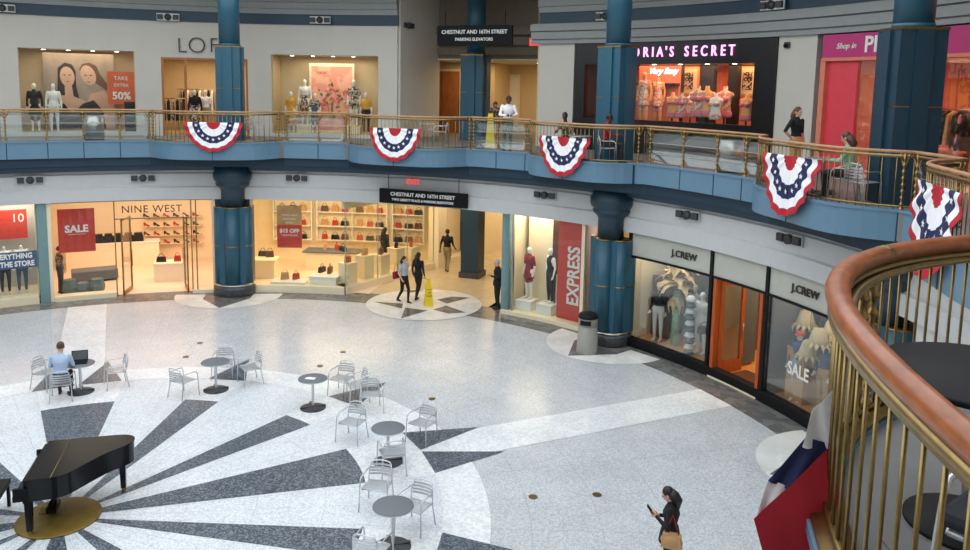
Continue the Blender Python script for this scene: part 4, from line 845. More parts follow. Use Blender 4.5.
# fixtures on the cornice
mat('fixture_dark', hexc(58, 60, 62), .5)
def spot_fixture(a, R, z, label, m, g, plate):
    t = empty('twin_spotlight', pol(a, R, z), rz(a), label, 'light fixture', g); b = MB(); b.box((0, .02, 0), (.78, .05, .26)); b.build('plate', plate, t)
    for x in (-.27, .27): b = MB(); b.box((x, -.04, 0), (.2, .1, .18)); b.build('spot_head', m, t)
    b = MB(); b.lathe([(.12, -.1), (.12, 0)], n=16, M=Matrix.Rotation(-PI/2, 4, 'X')); o = b.build('centre_lamp', m, t); return t
for px, py, lb_ in [(30, 180, 'dark twin spotlight on the lower cornice above the shoe shop poster'), (143, 178, 'dark twin spotlight on the lower cornice above the shoe shop doorway'), (297, 178, 'dark twin spotlight on the lower cornice above the bag shop poster'), (545, 195, 'dark twin spotlight on the lower cornice above the tall red poster'), (688, 215, 'dark twin spotlight on the lower cornice above the straw palm window'), (790, 239, 'dark twin spotlight on the lower cornice above the red-capped mannequin window')]:
    a, z = onR(px, py, 15.1); spot_fixture(a, 15.1, z, lb_, 'fixture_dark', 'dark cornice spotlights', 'cornice')
for px, py, lb_ in [(2, 8, 'white-framed twin spotlight on the blue band at the far left edge'), (168, 17, 'white-framed twin spotlight above the large thin shop letters'), (320, 20, 'white-framed twin spotlight above the pink floral shop window'), (606, 16, 'white-framed twin spotlight left of the middle blue column top'), (772, 5, 'white-framed twin spotlight above the white wall by the pink shop')]:
    a, z = onR(px, py, 17.6); t = spot_fixture(a, 17.6, z, lb_, 'fixture_dark', 'white-framed band spotlights', 'letter_white')
a, z = onR(413, 182, 15.05); mat('exit_reflection', (.9, .1, .1, 1), emit=(1, .12, .12, 1), estr=.6)
t = empty('exit_sign', pol(a, 15.05, z-.09), rz(a), 'small red reflection of an exit sign on the cornice above the lower black sign', 'exit sign'); ptext('EXIT', .24, 'exit_reflection', t, 0, .09, 0, bold=.01)  # reflection of a red exit sign, put in as faintly glowing letters

t = spot_fixture(77.0, 18.45, ZU+4.3, 'white-framed twin spotlight on the receding wall left of the upper black sign', 'fixture_dark', 'white-framed band spotlights', 'letter_white'); t.rotation_euler[2] = math.atan2((pol(75.8, 21)-pol(77.6, 17.9)).y, (pol(75.8, 21)-pol(77.6, 17.9)).x)
a, z = onR(787, 45, RU-.05); t = empty('wall_camera', pol(a, RU-.02, z-.08), rz(a), 'small dark camera on the white wall between the black and pink shops', 'camera'); b = MB(); b.box((0, -.03, .08), (.16, .06, .16), bev=.01); b.build('housing', 'fixture_dark', t); b = MB(); b.ell((0, -.09, .06), (.06, .06, .06)); b.build('lens', 'black', t)
# ======== upper shops ========
mat('upper_wall_warm', hexc(206, 184, 148), .7, var=.03); mat('elev_wood', hexc(168, 104, 54), .4, var=.15, scale=3, stretch=(4, 4, 1)); mat('poster_grey', hexc(150, 132, 116), .6, var=.2, scale=2)
mat('pink_sign', hexc(190, 48, 116), .45, var=.03); mat('pink_panel', hexc(228, 70, 84), .4, var=.04); mat('pink_letters', (1, .5, .9, 1), emit=(1, .38, .86, 1), estr=1.6)
mat('vs_black', hexc(20, 18, 20), .35); mat('rose_wall', hexc(222, 130, 104), .6, var=.06); mat('neon_white', (1, .9, 1, 1), emit=(1, .78, .95, 1), estr=4); mat('gold_skin', hexc(232, 170, 110), .5); mat('exit_red', hexc(190, 40, 40), emit=(1, .1, .1, 1), estr=.8)
pattern_mat('pattern_pink', hexc(236, 150, 84), hexc(206, 84, 70), 7)
pattern_mat('poster_floral', hexc(236, 150, 130), hexc(240, 176, 150), 3)
def upfloor(a0, a1, R1, m, nm='floor_shop'): f_ = MB(); f_.arc(a0, a1, RU+.2, R1, ZU, ZU+.02); return struct(nm, f_, m)
# thin wall-mounted letters
a0_, z0_ = onR(184, 46, RU-.03); 
for ch, px in (('L', 182), ('O', 197), ('F', 214), ('T', 229)):
    a, z = onR(px, 46 if ch != 'X' else 46, RU-.03); t = empty('wall_letter', pol(a, RU-.06, z-.3), rz(a), 'thin dark metal letter %s on the upper wall beside the left column' % ch, 'letter', None); ptext(ch, .80 if ch != 'O' else .86, 'fixture_dark', t, 0, .3, 0, ext=.02, bold=-.018)
# upper window 1: portrait poster
def upbox(a0, a1, z0, z1, Rb_, m, nm):
    b = MB(); b.arc(a0, a1, Rb_, Rb_+.1, ZU+z0, ZU+z1); struct('wall_'+nm, b, m)
    for a in (a0, a1): linewall('wall_side', pol(a, RU+.1), pol(a, Rb_), ZU+z0, ZU+z1, m)
    b = MB(); b.arc(a0, a1, RU+.1, Rb_, ZU+z1, ZU+z1+.1); struct('ceiling_'+nm, b, m); b = MB(); b.arc(a0, a1, RU+.1, Rb_, ZU+z0-.1, ZU+z0+.02); struct('floor_'+nm, b, m)
upbox(109.0, 121.1, .12, 3.1, 19.4, 'upper_wall_warm', 'window_display'); WN[0] += 1; b = MB(); b.arc(109.1, 121.0, RU+.04, RU+.06, ZU+.12, ZU+3.1); struct('window_%d' % WN[0], b, 'glass')
a = onR(80, 90, 18.9)[0]; t = empty('poster', pol(a, 18.9, ZU+.15), rz(a), 'large poster of two long-haired people in dark tops, upper left shop window', 'poster'); b = MB(); b.box((0, 0, 1.42), (2.35, .04, 2.84)); b.build('sheet', 'poster_grey', t)
def flat(polyg, m, y, nm, n_=None): b = MB(); b.add([(x, y, z) for x, z in polyg]+[(x, y-.006, z) for x, z in polyg], [tuple(range(len(polyg))), tuple(range(len(polyg), 2*len(polyg)))]+[(i, (i+1) % len(polyg), len(polyg)+(i+1) % len(polyg), len(polyg)+i) for i in range(len(polyg))]); return b.build(nm, m, t)
def ellp(cx_, cz_, rx, rz_, n=20, rot=0): return [(cx_+rx*math.cos(2*PI*i/n)*math.cos(rot)-rz_*math.sin(2*PI*i/n)*math.sin(rot), cz_+rx*math.cos(2*PI*i/n)*math.sin(rot)+rz_*math.sin(2*PI*i/n)*math.cos(rot)) for i in range(n)]
mat('print_skin', hexc(196, 156, 132), .6, var=.05, scale=3); mat('print_hair', hexc(44, 32, 28), .6, var=.2, scale=8); mat('print_top', hexc(38, 34, 38), .6); mat('print_hair2', hexc(96, 66, 48), .6, var=.2, scale=8)
flat([(0, 2.25), (.1, 2.45), (.35, 2.52), (.58, 2.4), (.72, 2.05), (1.05, 1.55), (.9, 1.5), (.55, 1.75), (.3, 1.9)], 'print_hair2', -.022, 'printed_hair')
flat([(-.1, .3), (.35, 1.35), (.8, 1.5), (1.15, 1.1), (1.15, .1), (0, .05)], 'print_skin', -.024, 'printed_body'); flat(ellp(.3, 2.04, .25, .38, rot=.3), 'print_skin', -.028, 'printed_face')
flat([(-.92, .95), (-.74, 1.5), (-.7, 2.3), (-.46, 2.5), (-.22, 2.42), (-.12, 2.2), (-.12, 1.6), (.02, .95), (-.14, .9), (-.3, 1.3), (-.5, 1.3), (-.7, .9)], 'print_hair', -.034, 'printed_hair')
flat([(-1.1, .05), (-1.05, .95), (-.65, 1.3), (-.2, 1.25), (.25, 1.05), (.55, .6), (.7, .05)], 'print_skin', -.04, 'printed_body'); flat([(-.5, 1.1), (-.5, 1.8), (-.28, 1.8), (-.2, 1.1)], 'print_skin', -.042, 'printed_neck'); flat(ellp(-.4, 1.98, .24, .37, rot=.1), 'print_skin', -.044, 'printed_face')
flat([(-1.0, .05), (-.85, .85), (-.55, 1.0), (-.3, .62), (.1, 1.0), (.45, 1.12), (.7, .8), (.85, .05)], 'print_top', -.05, 'printed_top')
for cx_, y_ in ((-.4, -.052), (.3, -.036)):
    for q in (-.09, .09): flat(ellp(cx_+q, 2.04, .05, .018, 10), 'print_hair', y_, 'printed_eye')
    flat(ellp(cx_+.01, 1.95, .018, .06, 8), 'leather_tan', y_, 'printed_nose'); flat(ellp(cx_, 1.8, .06, .022, 10), 'lips', y_, 'printed_mouth')
t = poster('poster', 'orange poster offering 50 percent in the upper left shop window', onR(121.5, 93, 18.2)[0], 18.2, ZU+1.15, ZU+2.35, .95, 'poster_orange'); ptext('50%', .38, 'letter_white', t, 0, .3, bold=.01); ptext('TAKE', .2, 'letter_white', t, 0, .95); ptext('EXTRA', .16, 'letter_white', t, 0, .7)
a = onR(132, 115, 18.4)[0]; pedestal('dark display plinth below the orange discount poster', pol(a, 18.4), rz(a), .5, .5, 1.1, 'cloth_dark', z=ZU+.14)
for i, (px, R, tp, bt, dr) in enumerate([(35, 18.4, 'cloth_black', 'cloth_black', True), (54, 18.1, 'mannequin_white', 'mannequin_white', False)]):
    a = onR(px, 110, R)[0]; mannequin(['white-headed mannequin in a black dress left of the portrait poster', 'pale mannequin in white with an open dark cardigan, in front of the portrait poster'][i], pol(a, R, ZU+.14), rz(a), 1.75, top=tp, bottom=bt, skirt=(.14, -.35, .13, .22) if dr else None, skirt_mat='cloth_black' if dr else None)
shop_light(115, 18.5, ZU+3.02, 2.6, 1.0, 66, (1, .82, .60))
for i, q in enumerate((118.5, 116, 113.5, 111)): downlight(q, 18.2, ZU+3.08, 'small ceiling lamp in the upper left portrait window, %s' % ['leftmost', 'second from left', 'second from right', 'rightmost'][i], 'lamps in the portrait window')
# upper doorway shop behind the left column
upfloor(95, 107, 22, 'tile_tan', 'floor_upper_shop'); b = MB(); b.arc(94, 108, 21.6, 21.7, ZU, ZU+3.2); struct('wall_upper_shop', b, 'upper_wall_warm'); b = MB(); b.arc(94, 108, RU+.2, 21.7, ZU+2.95, ZU+3.0); struct('ceiling_upper_shop', b, 'cream')
for a in (107.5, 94.5): linewall('wall_side', pol(a, RU+.2), pol(a, 21.6), ZU, ZU+3, 'upper_wall_warm')
for a in (106.0, 103.4, 98.9, 96.2): mull(a, RU+.05, ZU, ZU+2.92, .08, 'elev_wood', d=.1)
b = MB(); b.arc(96.1, 106.1, RU, RU+.1, ZU+2.84, ZU+2.92); struct('trim_18', b, 'elev_wood')
for i, (px, R, tp, bt) in enumerate([(195, 18.5, 'cloth_black', 'cloth_floral'), (206, 18.9, 'mannequin_white', 'cloth_khaki')]):
    a = onR(px, 110, R)[0]; mannequin(['mannequin in a black patterned dress inside the upper doorway', 'white mannequin in a pale blouse left of the blue column upstairs'][i], pol(a, R, ZU+.02), rz(a), 1.72, top=tp, bottom=bt, skirt=(.14, -.35, .13, .2) if i == 0 else None, skirt_mat='cloth_floral')
rack(pol(104.8, 18.9, 0), rz(105), 1.5, 'clothes rack of dark garments inside the upper doorway', ['cloth_black', 'leather_brown', 'cloth_dark', 'cloth_floral'], 1.35, z=ZU+.02)
rack(pol(102, 20.8, 0), rz(102), 2.4, 'clothes rack along the back wall of the upper doorway shop', ['cloth_khaki', 'cloth_black', 'cloth_white'], 1.7, z=ZU+.02)
shop_light(101, 19.6, ZU+2.9, 3.0, 2.5, 130, (1, .74, .46))
# upper window 2: floral poster and mannequins
upbox(80.0, 93.3, .12, 3.12, 19.4, 'upper_wall_warm', 'floral_display'); WN[0] += 1; b = MB(); b.arc(80.1, 93.2, RU+.04, RU+.06, ZU+.12, ZU+3.12); struct('window_%d' % WN[0], b, 'glass')
a = onR(332, 95, 19.0)[0]; t = empty('poster', pol(a, 19.0, ZU+.15), rz(a), 'tall pink floral poster in a pale frame, upper middle shop window', 'poster'); b = MB(); b.box((0, 0, 1.35), (1.8, .05, 2.7)); b.build('picture_frame', 'cream', t); b = MB(); b.box((0, -.03, 1.33), (1.62, .02, 2.5)); b.build('sheet', 'poster_floral', t)
rnd = random.Random(3)
mat('print_green', hexc(110, 112, 50), .6); mat('print_yellow', hexc(220, 170, 60), .6); mat('print_coral', hexc(216, 96, 96), .6)
for k_ in range(46):
    x = rnd.gauss(0, .28); z = 1.35+rnd.gauss(0, .4); 
    if abs(x) > .72: continue
    flat(ellp(x, z, rnd.uniform(.04, .12), rnd.uniform(.025, .06), 9, rnd.uniform(0, 3)), rnd.choice(['print_green', 'print_yellow', 'print_coral', 'print_coral', 'print_green']), -.042-.0008*k_, 'printed_flower')
for k_ in range(5): x = rnd.uniform(-.2, .2); flat([(x*.3-.01, .45), (x*.3+.01, .45), (x+.012, 1.2), (x-.012, 1.2)], 'print_green', -.0415, 'printed_stem')
ptext('flowers', .3, 'print_yellow', t, 0, .72, -.05); ptext('new', .22, 'print_coral', t, -.4, 2.35, -.05)
for i, (px, R, tp, bt, sk, sm_, H_, lb_) in enumerate([(291, 18.3, 'cloth_yellow', 'cloth_yellow', (.14, -.45, .13, .24), 'cloth_yellow', 1.6, 'leftmost mannequin in the floral window, in a long yellow dress'), (305, 18.7, 'mannequin_white', 'cloth_floral', (.14, -.35, .13, .2), 'cloth_floral', 1.78, 'tall mannequin in white top and dark patterned skirt, second from left'), (315, 18.2, 'cloth_floral', 'cloth_denim', (.14, -.4, .13, .2), 'cloth_denim', 1.55, 'third mannequin from left in the floral window, patterned top and blue-grey skirt'), (354, 18.5, 'cloth_floral', 'cloth_dark', (.14, -.1, .13, .22), 'cloth_floral', 1.8, 'mannequin in a short dark floral dress right of the pink poster'), (366, 18.3, 'cloth_yellow', 'cloth_dark', None, None, 1.62, 'rightmost mannequin in the floral window, yellow top and dark trousers')]):
    a = onR(px, 110, R)[0]; 
    if i in (1, 3): pedestal('pale plinth under the %s mannequin in the floral window' % ('second' if i == 1 else 'fourth'), pol(a, R), rz(a), .6, .5, .3, 'cream', z=ZU+.14)
    mannequin(lb_, pol(a, R, ZU+.14+(.3 if i in (1, 3) else 0)), rz(a), H_, top=tp, bottom=bt, skirt=sk, skirt_mat=sm_, sleeve=1)
shop_light(86.6, 18.5, ZU+3.04, 2.8, 1.0, 66, (1, .82, .60))
for i, q in enumerate((91, 88.5, 86, 83.5)): downlight(q, 18.2, ZU+3.1, 'small ceiling lamp in the upper floral window, %s' % ['leftmost', 'second from left', 'second from right', 'rightmost'][i], 'lamps in the floral window')
# elevator lobby
J0, J1 = pol(77.6, RU+.1), pol(75.8, RU+3.2)
mat('lobby_shade', hexc(128, 118, 102), .8)  # brown with the shade of the recess put into its colour
linewall('wall_lobby', J0, J1, ZU, ZU+5.8, 'wall_grey', .2); linewall('wall_lobby', pol(59.6, RU+.1), pol(60.6, 28), ZU, ZU+5.8, 'upper_wall_warm', .2)
hb = MB(); hb.arc(59.6, 77.0, RU+3.1, RU+3.4, ZU+3.15, ZU+5.8); struct('wall_lobby_header', hb, 'lobby_shade')
for k, z in enumerate((3.3, 3.7, 4.1)): hb = MB(); hb.arc(59.8, 76.2, RU+3.0-.08*k, RU+3.12, ZU+z, ZU+z+.3); struct('trim_19', hb, 'lobby_shade')
b = MB(); b.arc(59.6, 84, RU+3.0, 31, ZU+3.1, ZU+3.16, step=2); struct('ceiling_lobby', b, 'cream'); b = MB(); b.arc(59.6, 80, 26.0, 26.2, ZU, ZU+3.2); struct('wall_lobby', b, 'upper_wall_warm')
b = MB(); b.arc(71.5, 79, 23.6, 23.8, ZU, ZU+3.2); struct('wall_lobby', b, 'upper_wall_warm'); linewall('wall_lobby', pol(71.5, 23.6), pol(71.5, 26), ZU, ZU+3.2, 'upper_wall_warm')
a, _ = onR(441, 100, 23.5); t = empty('door_2', pol(a, 23.5, ZU), rz(a), 'tall wooden elevator door in the upper lobby, left of the dark column', 'door'); t['kind'] = 'structure'
b = MB(); b.box((-.42, 0, 1.35), (.8, .06, 2.7)); b.box((.42, 0, 1.35), (.8, .06, 2.7)); b.build('door_leaf', 'elev_wood', t); b = MB(); b.box((0, 0, 2.75), (1.9, .1, .1)); b.box((-.9, 0, 1.35), (.08, .1, 2.7)); b.box((.9, 0, 1.35), (.08, .1, 2.7)); b.build('door_frame', 'cream', t)
a, _ = onR(437, 112, 22.4); t = empty('fire_extinguisher', pol(a, 22.4, ZU+.0), rz(a), 'slim red standing post in front of the wooden elevator door', 'post'); b = MB(); b.lathe([(.12, 0), (.12, .04), (.04, .06), (.04, 1.0)], n=14); b.build('stand', 'steel', t); b = MB(); b.box((0, 0, 1.25), (.26, .05, .6)); b.build('red_board', 'poster_red', t)
t.name = 'sign_stand'; t['category'] = 'sign stand'; t['label'] = 'slim stand with a red board in front of the wooden elevator door'
a, _ = onR(500, 100, 25.8); t = empty('door_3', pol(a, 25.9, ZU), rz(a), 'bright glazed lobby doorway right of the dark column upstairs', 'door'); t['kind'] = 'structure'
b = MB()
for x in (-.9, 0, .9): b.box((x, 0, 1.3), (.07, .08, 2.6))
b.box((0, 0, 2.6), (1.87, .08, .08)); b.build('door_frame', 'cream', t); b = MB(); b.box((-.45, .01, 1.3), (.83, .02, 2.5)); b.box((.45, .01, 1.3), (.83, .02, 2.5)); b.build('pane', 'white_gloss', t)
a, _ = onR(541, 88, RU+.0)
shop_light(72.5, 22.4, ZU+3.05, 2.0, 1.2, 62, (1, .66, .30)); shop_light(65, 23.4, ZU+3.05, 3.0, 2.0, 120, (1, .72, .36))
for i, (q, R) in enumerate(((73.5, 21.8), (64, 21.6), (66, 23))): downlight(q, R, ZU+3.08, 'round ceiling lamp in the upper elevator lobby, %s' % ['left of the column', 'right and near', 'right and further back'][i], 'lobby lamps')
hang_sign('upper black hanging sign with white street lettering in front of the dark column', 438, 513, 26, 45, 17.2, 'CHESTNUT AND 16TH STREET', 'PARKING ELEVATORS', .185, .15)
a, z = onR(535, 42, 17.9); t = empty('exit_sign', pol(a, 17.9, z-.12), rz(a), 'small red exit sign on the upper lobby edge, right of the black sign', 'exit sign'); b = MB(); b.box((0, 0, .12), (.4, .08, .26)); b.build('housing', 'exit_red', t); ptext('EXIT', .15, 'letter_white', t, 0, .12, -.05)
t = figure('person', 'person in a patterned top, head bowed, leaning on the railing beside the yellow sign', 'person', Pw(495, 143, ZU)+Vector((0, 0, 0)), -.15, 1.62, longhair=.12, female=True, hair='hair_brown', top='cloth_camo', bottom='cloth_dark', pose=dict(nek=(0, -.16, 1.42), head=(.02, -.25, 1.52), shL=(.17, -.13, 1.36), shR=(-.17, -.13, 1.36), elL=(.23, -.2, 1.12), elR=(-.23, -.2, 1.12), wrL=(.12, -.38, 1.08), wrR=(-.12, -.38, 1.08), look=(.3, -1, -.8)))
# --- black lingerie shop
b = MB()
def vsarc(a0, a1, z0, z1, r0=RU-.05, r1=RU+.2): b.arc(a1, a0, r0, r1, ZU+z0, ZU+z1)
A = [onR(x, 90, RU)[0] for x in (575, 636, 754, 776)]
vsarc(A[0], A[3], 2.86, 3.57); vsarc(A[0], A[3], 0, 1.08); vsarc(A[2], A[3], 1.08, 2.86); vsarc(A[0], A[0]-1.2, 1.08, 2.86); struct('wall_black_front', b, 'vs_black')
WN[0] += 1; b = MB(); b.arc(A[2], A[0]-1.2, RU+.05, RU+.07, ZU+1.08, ZU+2.86); struct('window_%d' % WN[0], b, 'glass')
b = MB(); b.arc(A[3], A[0], 21.0, 21.1, ZU, ZU+3.3); struct('wall_black_shop', b, 'rose_wall'); b = MB(); b.arc(A[3], A[0], RU+.2, 21, ZU+2.9, ZU+3.0); struct('ceiling_black_shop', b, 'cream'); b = MB(); b.arc(A[3], A[0], RU+.2, 21, ZU, ZU+.9); struct('floor_display', b, 'vs_black')
for a in (A[0], A[3]): linewall('wall_side', pol(a, RU+.1), pol(a, 21), ZU, ZU+3.2, 'vs_black')
a, z = onR(658, 53, RU-.1); t = empty('shop_sign', pol(a, RU-.09, ZU+3.02), rz(a), 'glowing pink capital lettering across the black shop front, partly behind the column', 'shop sign')
# letters laid on the curve of the front, letter by letter
W_ = "VICTORIA'S SECRET"; adv = {'V': .34, 'I': .19, 'C': .37, 'T': .32, 'O': .42, 'R': .35, 'A': .35, "'": .12, 'S': .3, ' ': .26, 'E': .31}
aR, zR = onR(736, 51, RU-.1); tot = sum(adv[c] for c in W_); aL, _ = onR(641, 54, RU-.1)
need = math.radians(aL-aR)*RU; vis = sum(adv[c] for c in "RIA'S SECRET"); kx = need/vis; pos = tot
x = 0
for c in W_:
    w_ = adv[c]; 
    if c != ' ':
        aa = aR+math.degrees((tot-x-w_/2)*kx/RU); m_ = frame(aa, RU-.09, ZU+3.22); o = text(c, .44, 'pink_letters', 'letter', Matrix.Identity(4), None, ext=.02, bold=.004, sx=kx*.80); o.matrix_world = m_; o.parent = t; o.matrix_parent_inverse = (Matrix.Translation(t.location) @ Matrix.Rotation(t.rotation_euler.z, 4, 'Z')).inverted()
    x += w_
a, z = onR(662, 68, RU+.3); t = empty('neon_sign', pol(a, RU+.35, z-.25), rz(a), 'small white neon script sign inside the black shop window', 'neon sign'); ptext('Very Sexy', .26, 'neon_white', t, 0, .15, 0, shear=.4, bold=.006)
# dark dividers and pictures inside

for i, (px, w_) in enumerate([(679, .25), (708, .5), (734, .35)]):
    a = onR(px, 90, 19.6)[0]; b = MB(); b.box((0, 0, 1.5), (w_, .2, 3.0)); o = b.build('display_divider', 'vs_black', loc=pol(a, 19.6, ZU+.9-.9), rot=rz(a)); o['kind'] = 'structure'
for i, (px, lb_) in enumerate([(689, 'left framed picture on the rose wall of the black shop'), (748, 'right framed picture on the rose wall of the black shop')]):
    a, z = onR(px, 81, 20.0); t = empty('framed_picture', pol(a, 20.0, z-.45), rz(a), lb_, 'picture', 'framed pictures in the black shop'); b = MB(); b.box((0, 0, .45), (.75, .04, .95)); b.build('picture_frame', 'gold_skin', t); b = MB(); b.box((0, -.03, .45), (.62, .01, .82)); b.build('mount', 'cream', t); b = MB(); b.box((0, -.04, .45), (.36, .01, .56)); b.build('picture', 'cloth_floral', t)
a = onR(645, 80, 19.0)[0]; b = MB(); b.arc(onR(677, 80, 19)[0], onR(634, 80, 19)[0], 18.9, 19.2, ZU+2.2, ZU+2.28); struct('trim_20', b, 'vs_black'); b = MB(); b.arc(onR(676, 80, 19)[0], onR(636, 80, 19)[0], 19.2, 19.3, ZU+1.0, ZU+2.9); struct('wall_rose_panel', b, 'rose_wall')
def bust(label, loc, rot, m, H=.75, group=None, sc=1.4):
    H = .78
    t = empty('bust_form', loc, rot, label, 'bust form', group); b = MB(); b.lathe([(.12, 0), (.12, .02), (.02, .04), (.02, H-.5)], n=14); b.build('stand', 'vs_black', t)
    s = 1; z0 = H-.55; b = MB(); b.lathe([(.15, z0), (.165, z0+.08), (.12, z0+.24), (.145, z0+.36), (.16, z0+.44), (.12, z0+.52), (.05, z0+.56), (.045, z0+.64)], n=20, sy=.68); 
    for q in (-1, 1): b.ell((q*.07, -.09, z0+.38), (.065, .055, .06)); b.ell((q*.15, 0, z0+.46), (.05, .05, .06))
    b.build('torso', m, t); t.scale = (sc, sc, sc); b = MB()
    for q in (-1, 1): b.ell((q*.07, -.094, z0+.375), (.07, .058, .055))
    b.lathe([(.162, z0+.02), (.172, z0+.09), (.15, z0+.13)], n=20, sy=.7, caps=False); b.build('lingerie', 'cloth_pink' if m != 'cloth_white' else 'cloth_lace', t); return t
for i, (px, py, R, m) in enumerate([(672, 112, 18.3, 'gold_skin'), (690, 112, 18.6, 'cloth_white'), (697, 108, 18.3, 'cloth_lace'), (706, 108, 18.4, 'gold_skin'), (715, 112, 18.3, 'cloth_white'), (724, 108, 18.8, 'cloth_lace'), (746, 110, 18.5, 'gold_skin'), (681, 116, 18.2, 'cloth_lace')]):
    a, z = onR(px, 118, R); bust('bust form in lingerie in the black shop window, %s from the left' % ['third', 'fifth', 'sixth', 'seventh', 'eighth', 'ninth', 'rightmost', 'fourth'][i], pol(a, R, ZU+.9), rz(a), m, 1, 'lingerie bust forms', sc=1.5 if i in (2, 3, 5) else 1.25)
for i, (px, R, H_) in enumerate([(644, 18.5, 1.75), (658, 18.9, 1.7)]):
    a = onR(px, 100, R)[0]; mannequin(['golden mannequin in a lace slip at the left of the black shop window', 'second golden mannequin in a lace slip, right of the first'][i], pol(a, R, ZU+.9), rz(a), H_, skin='gold_skin', top='cloth_lace', bottom='gold_skin', skirt=(.14, -.3, .13, .2), skirt_mat='cloth_lace', sleeve=0, headless=(i == 1))
shop_light(43, 19.2, ZU+2.85, 4.6, 2.0, 230, (1, .46, .22)); shop_light(38, 19.0, ZU+2.85, 2.0, 1.4, 80, (1, .50, .28))
for i, q in enumerate((47, 44, 41, 38, 35.5)): downlight(q, 18.6, ZU+2.88, 'small bright ceiling lamp in the black shop window, %s' % ['leftmost', 'second from left', 'middle', 'second from right', 'rightmost'][i], 'lamps in the black shop')
# --- pink shop
P0, P1, P2, P3 = [onR(x, 90, RU)[0] for x in (815, 856, 968, 855)]
b = MB(); b.arc(4, 26.6, RU-.12, RU+.15, ZU+2.93, ZU+3.52); struct('trim_21', b, 'pink_sign'); b = MB(); b.arc(3, 26.6, RU-.14, RU+.1, ZU+2.86, ZU+2.94); b.arc(26.2, 26.7, RU-.12, RU+.1, ZU, ZU+2.9); struct('trim_22', b, 'rose_wall')
b = MB(); b.arc(P1, 26.3, RU, RU+.1, ZU, ZU+2.86); struct('wall_pink_panel', b, 'pink_panel'); WN[0] += 1; b = MB(); b.arc(4, P1, RU+.04, RU+.06, ZU+.1, ZU+2.86); struct('window_%d' % WN[0], b, 'glass')
b = MB(); b.arc(2, P1, 21.4, 21.5, ZU, ZU+3.2); struct('wall_pink_shop', b, 'pattern_pink'); b = MB(); b.arc(2, P1, RU+.2, 21.5, ZU+2.9, ZU+3.0); struct('ceiling_pink_shop', b, 'cream'); b = MB(); b.arc(0, 26, RU+.1, 21.5, ZU, ZU+.02); struct('floor_pink_shop', b, 'peach_floor')
linewall('wall_side', pol(P1, RU+.1), pol(P1, 21.4), ZU, ZU+2.9, 'rose_wall'); linewall('wall_side', pol(2, RU+.1), pol(2, 21.4), ZU, ZU+2.9, 'rose_wall')
for (px, s_, body, kk) in [(846, .2, 'Shop in', .3), (884, .54, 'PINK', 0), (1010, .54, 'PINK', 0)]:
    a, z = onR(px, 44, RU-.15); t = empty('shop_sign', pol(a, RU-.14, ZU+3.12), rz(a), {846: 'small white script lettering on the pink shop band', 884: 'large white slab lettering on the pink shop band, left of the column', 1010: 'large white slab lettering on the pink shop band at the right picture edge'}[px], 'shop sign'); ptext(body, s_, 'letter_white', t, 0, .1, 0, shear=kk, bold=.012 if s_ > .3 else .002)
for i, (a, R, lb_) in enumerate([(18.5, 19.4, 'rack of dark clothes in the pink shop left of the thick column'), (12, 19.8, 'rack of clothes in the pink shop behind the thick column'), (7.5, 19.2, 'rack of clothes in the pink shop at the right picture edge')]): rack(pol(a, R, 0), rz(a), 1.7, lb_, ['cloth_black', 'cloth_pink', 'cloth_dark', 'cloth_black', 'leather_tan'], 1.7, z=ZU+.02)
for i, (a, R) in enumerate([(17.5, 18.7), (9, 18.6)]): t = ptab(0, 0, .8, 1.4, .7, a, ['low table of folded clothes in the left part of the pink shop', 'low table of folded clothes in the right part of the pink shop'][i], 'rose_wall'); t.location = pol(a, R, ZU+.02)
shop_light(13, 19.6, ZU+2.85, 5.0, 2.2, 190, (1, .60, .40))
# ======== furniture on the rotunda floor ========
def tube_arc(pts): return pts
def chair_src(m='alu'):
    t = empty('armchair', (0, 0, 0), 0)
    for s in (-1, 1):
        b = MB(); b.tube([(s*.285, -.25, 0), (s*.27, -.23, .45), (s*.265, -.215, .6), (s*.265, -.17, .655), (s*.26, -.05, .665), (s*.25, .12, .66), (s*.235, .21, .68)], .013, n=8); b.build('arm_leg', m, t)
        b = MB(); b.tube([(s*.26, .29, 0), (s*.235, .22, .42), (s*.225, .235, .62), (s*.20, .265, .76)], .013, n=8); b.build('rear_leg', m, t)
    b = MB(); b.tube([(.2*math.cos(PI*i/10), .265+.03*math.sin(PI*i/10), .76+.055*math.sin(PI*i/10)) for i in range(11)], .013, n=8)
    for z in (.54, .6, .66, .72): 
        hw = .215; n = 8; vs = []
        for i in range(n+1): x = -hw+2*hw*i/n; y = .245+.045*(1-(x/hw)**2)+(z-.54)*.12; vs += [(x, y, z-.02), (x, y, z+.02), (x, y+.008, z+.02), (x, y+.008, z-.02)]
        b.add(vs, [(4*i+j, 4*i+(j+1) % 4, 4*i+4+(j+1) % 4, 4*i+4+j) for i in range(n) for j in range(4)])
    b.build('backrest', m, t)
    b = MB(); b.tube([(-.24, -.2, .44), (.24, -.2, .44), (.25, -.15, .445), (.225, .21, .43), (-.225, .21, .43), (-.25, -.15, .445), (-.24, -.2, .44)], .012, n=6)
    for i in range(9): y = -.17+i*.045; b.box((0, y, .445-.006*math.sin(i/8*PI)), (.46, .03, .008))
    b.build('seat', m, t); return t
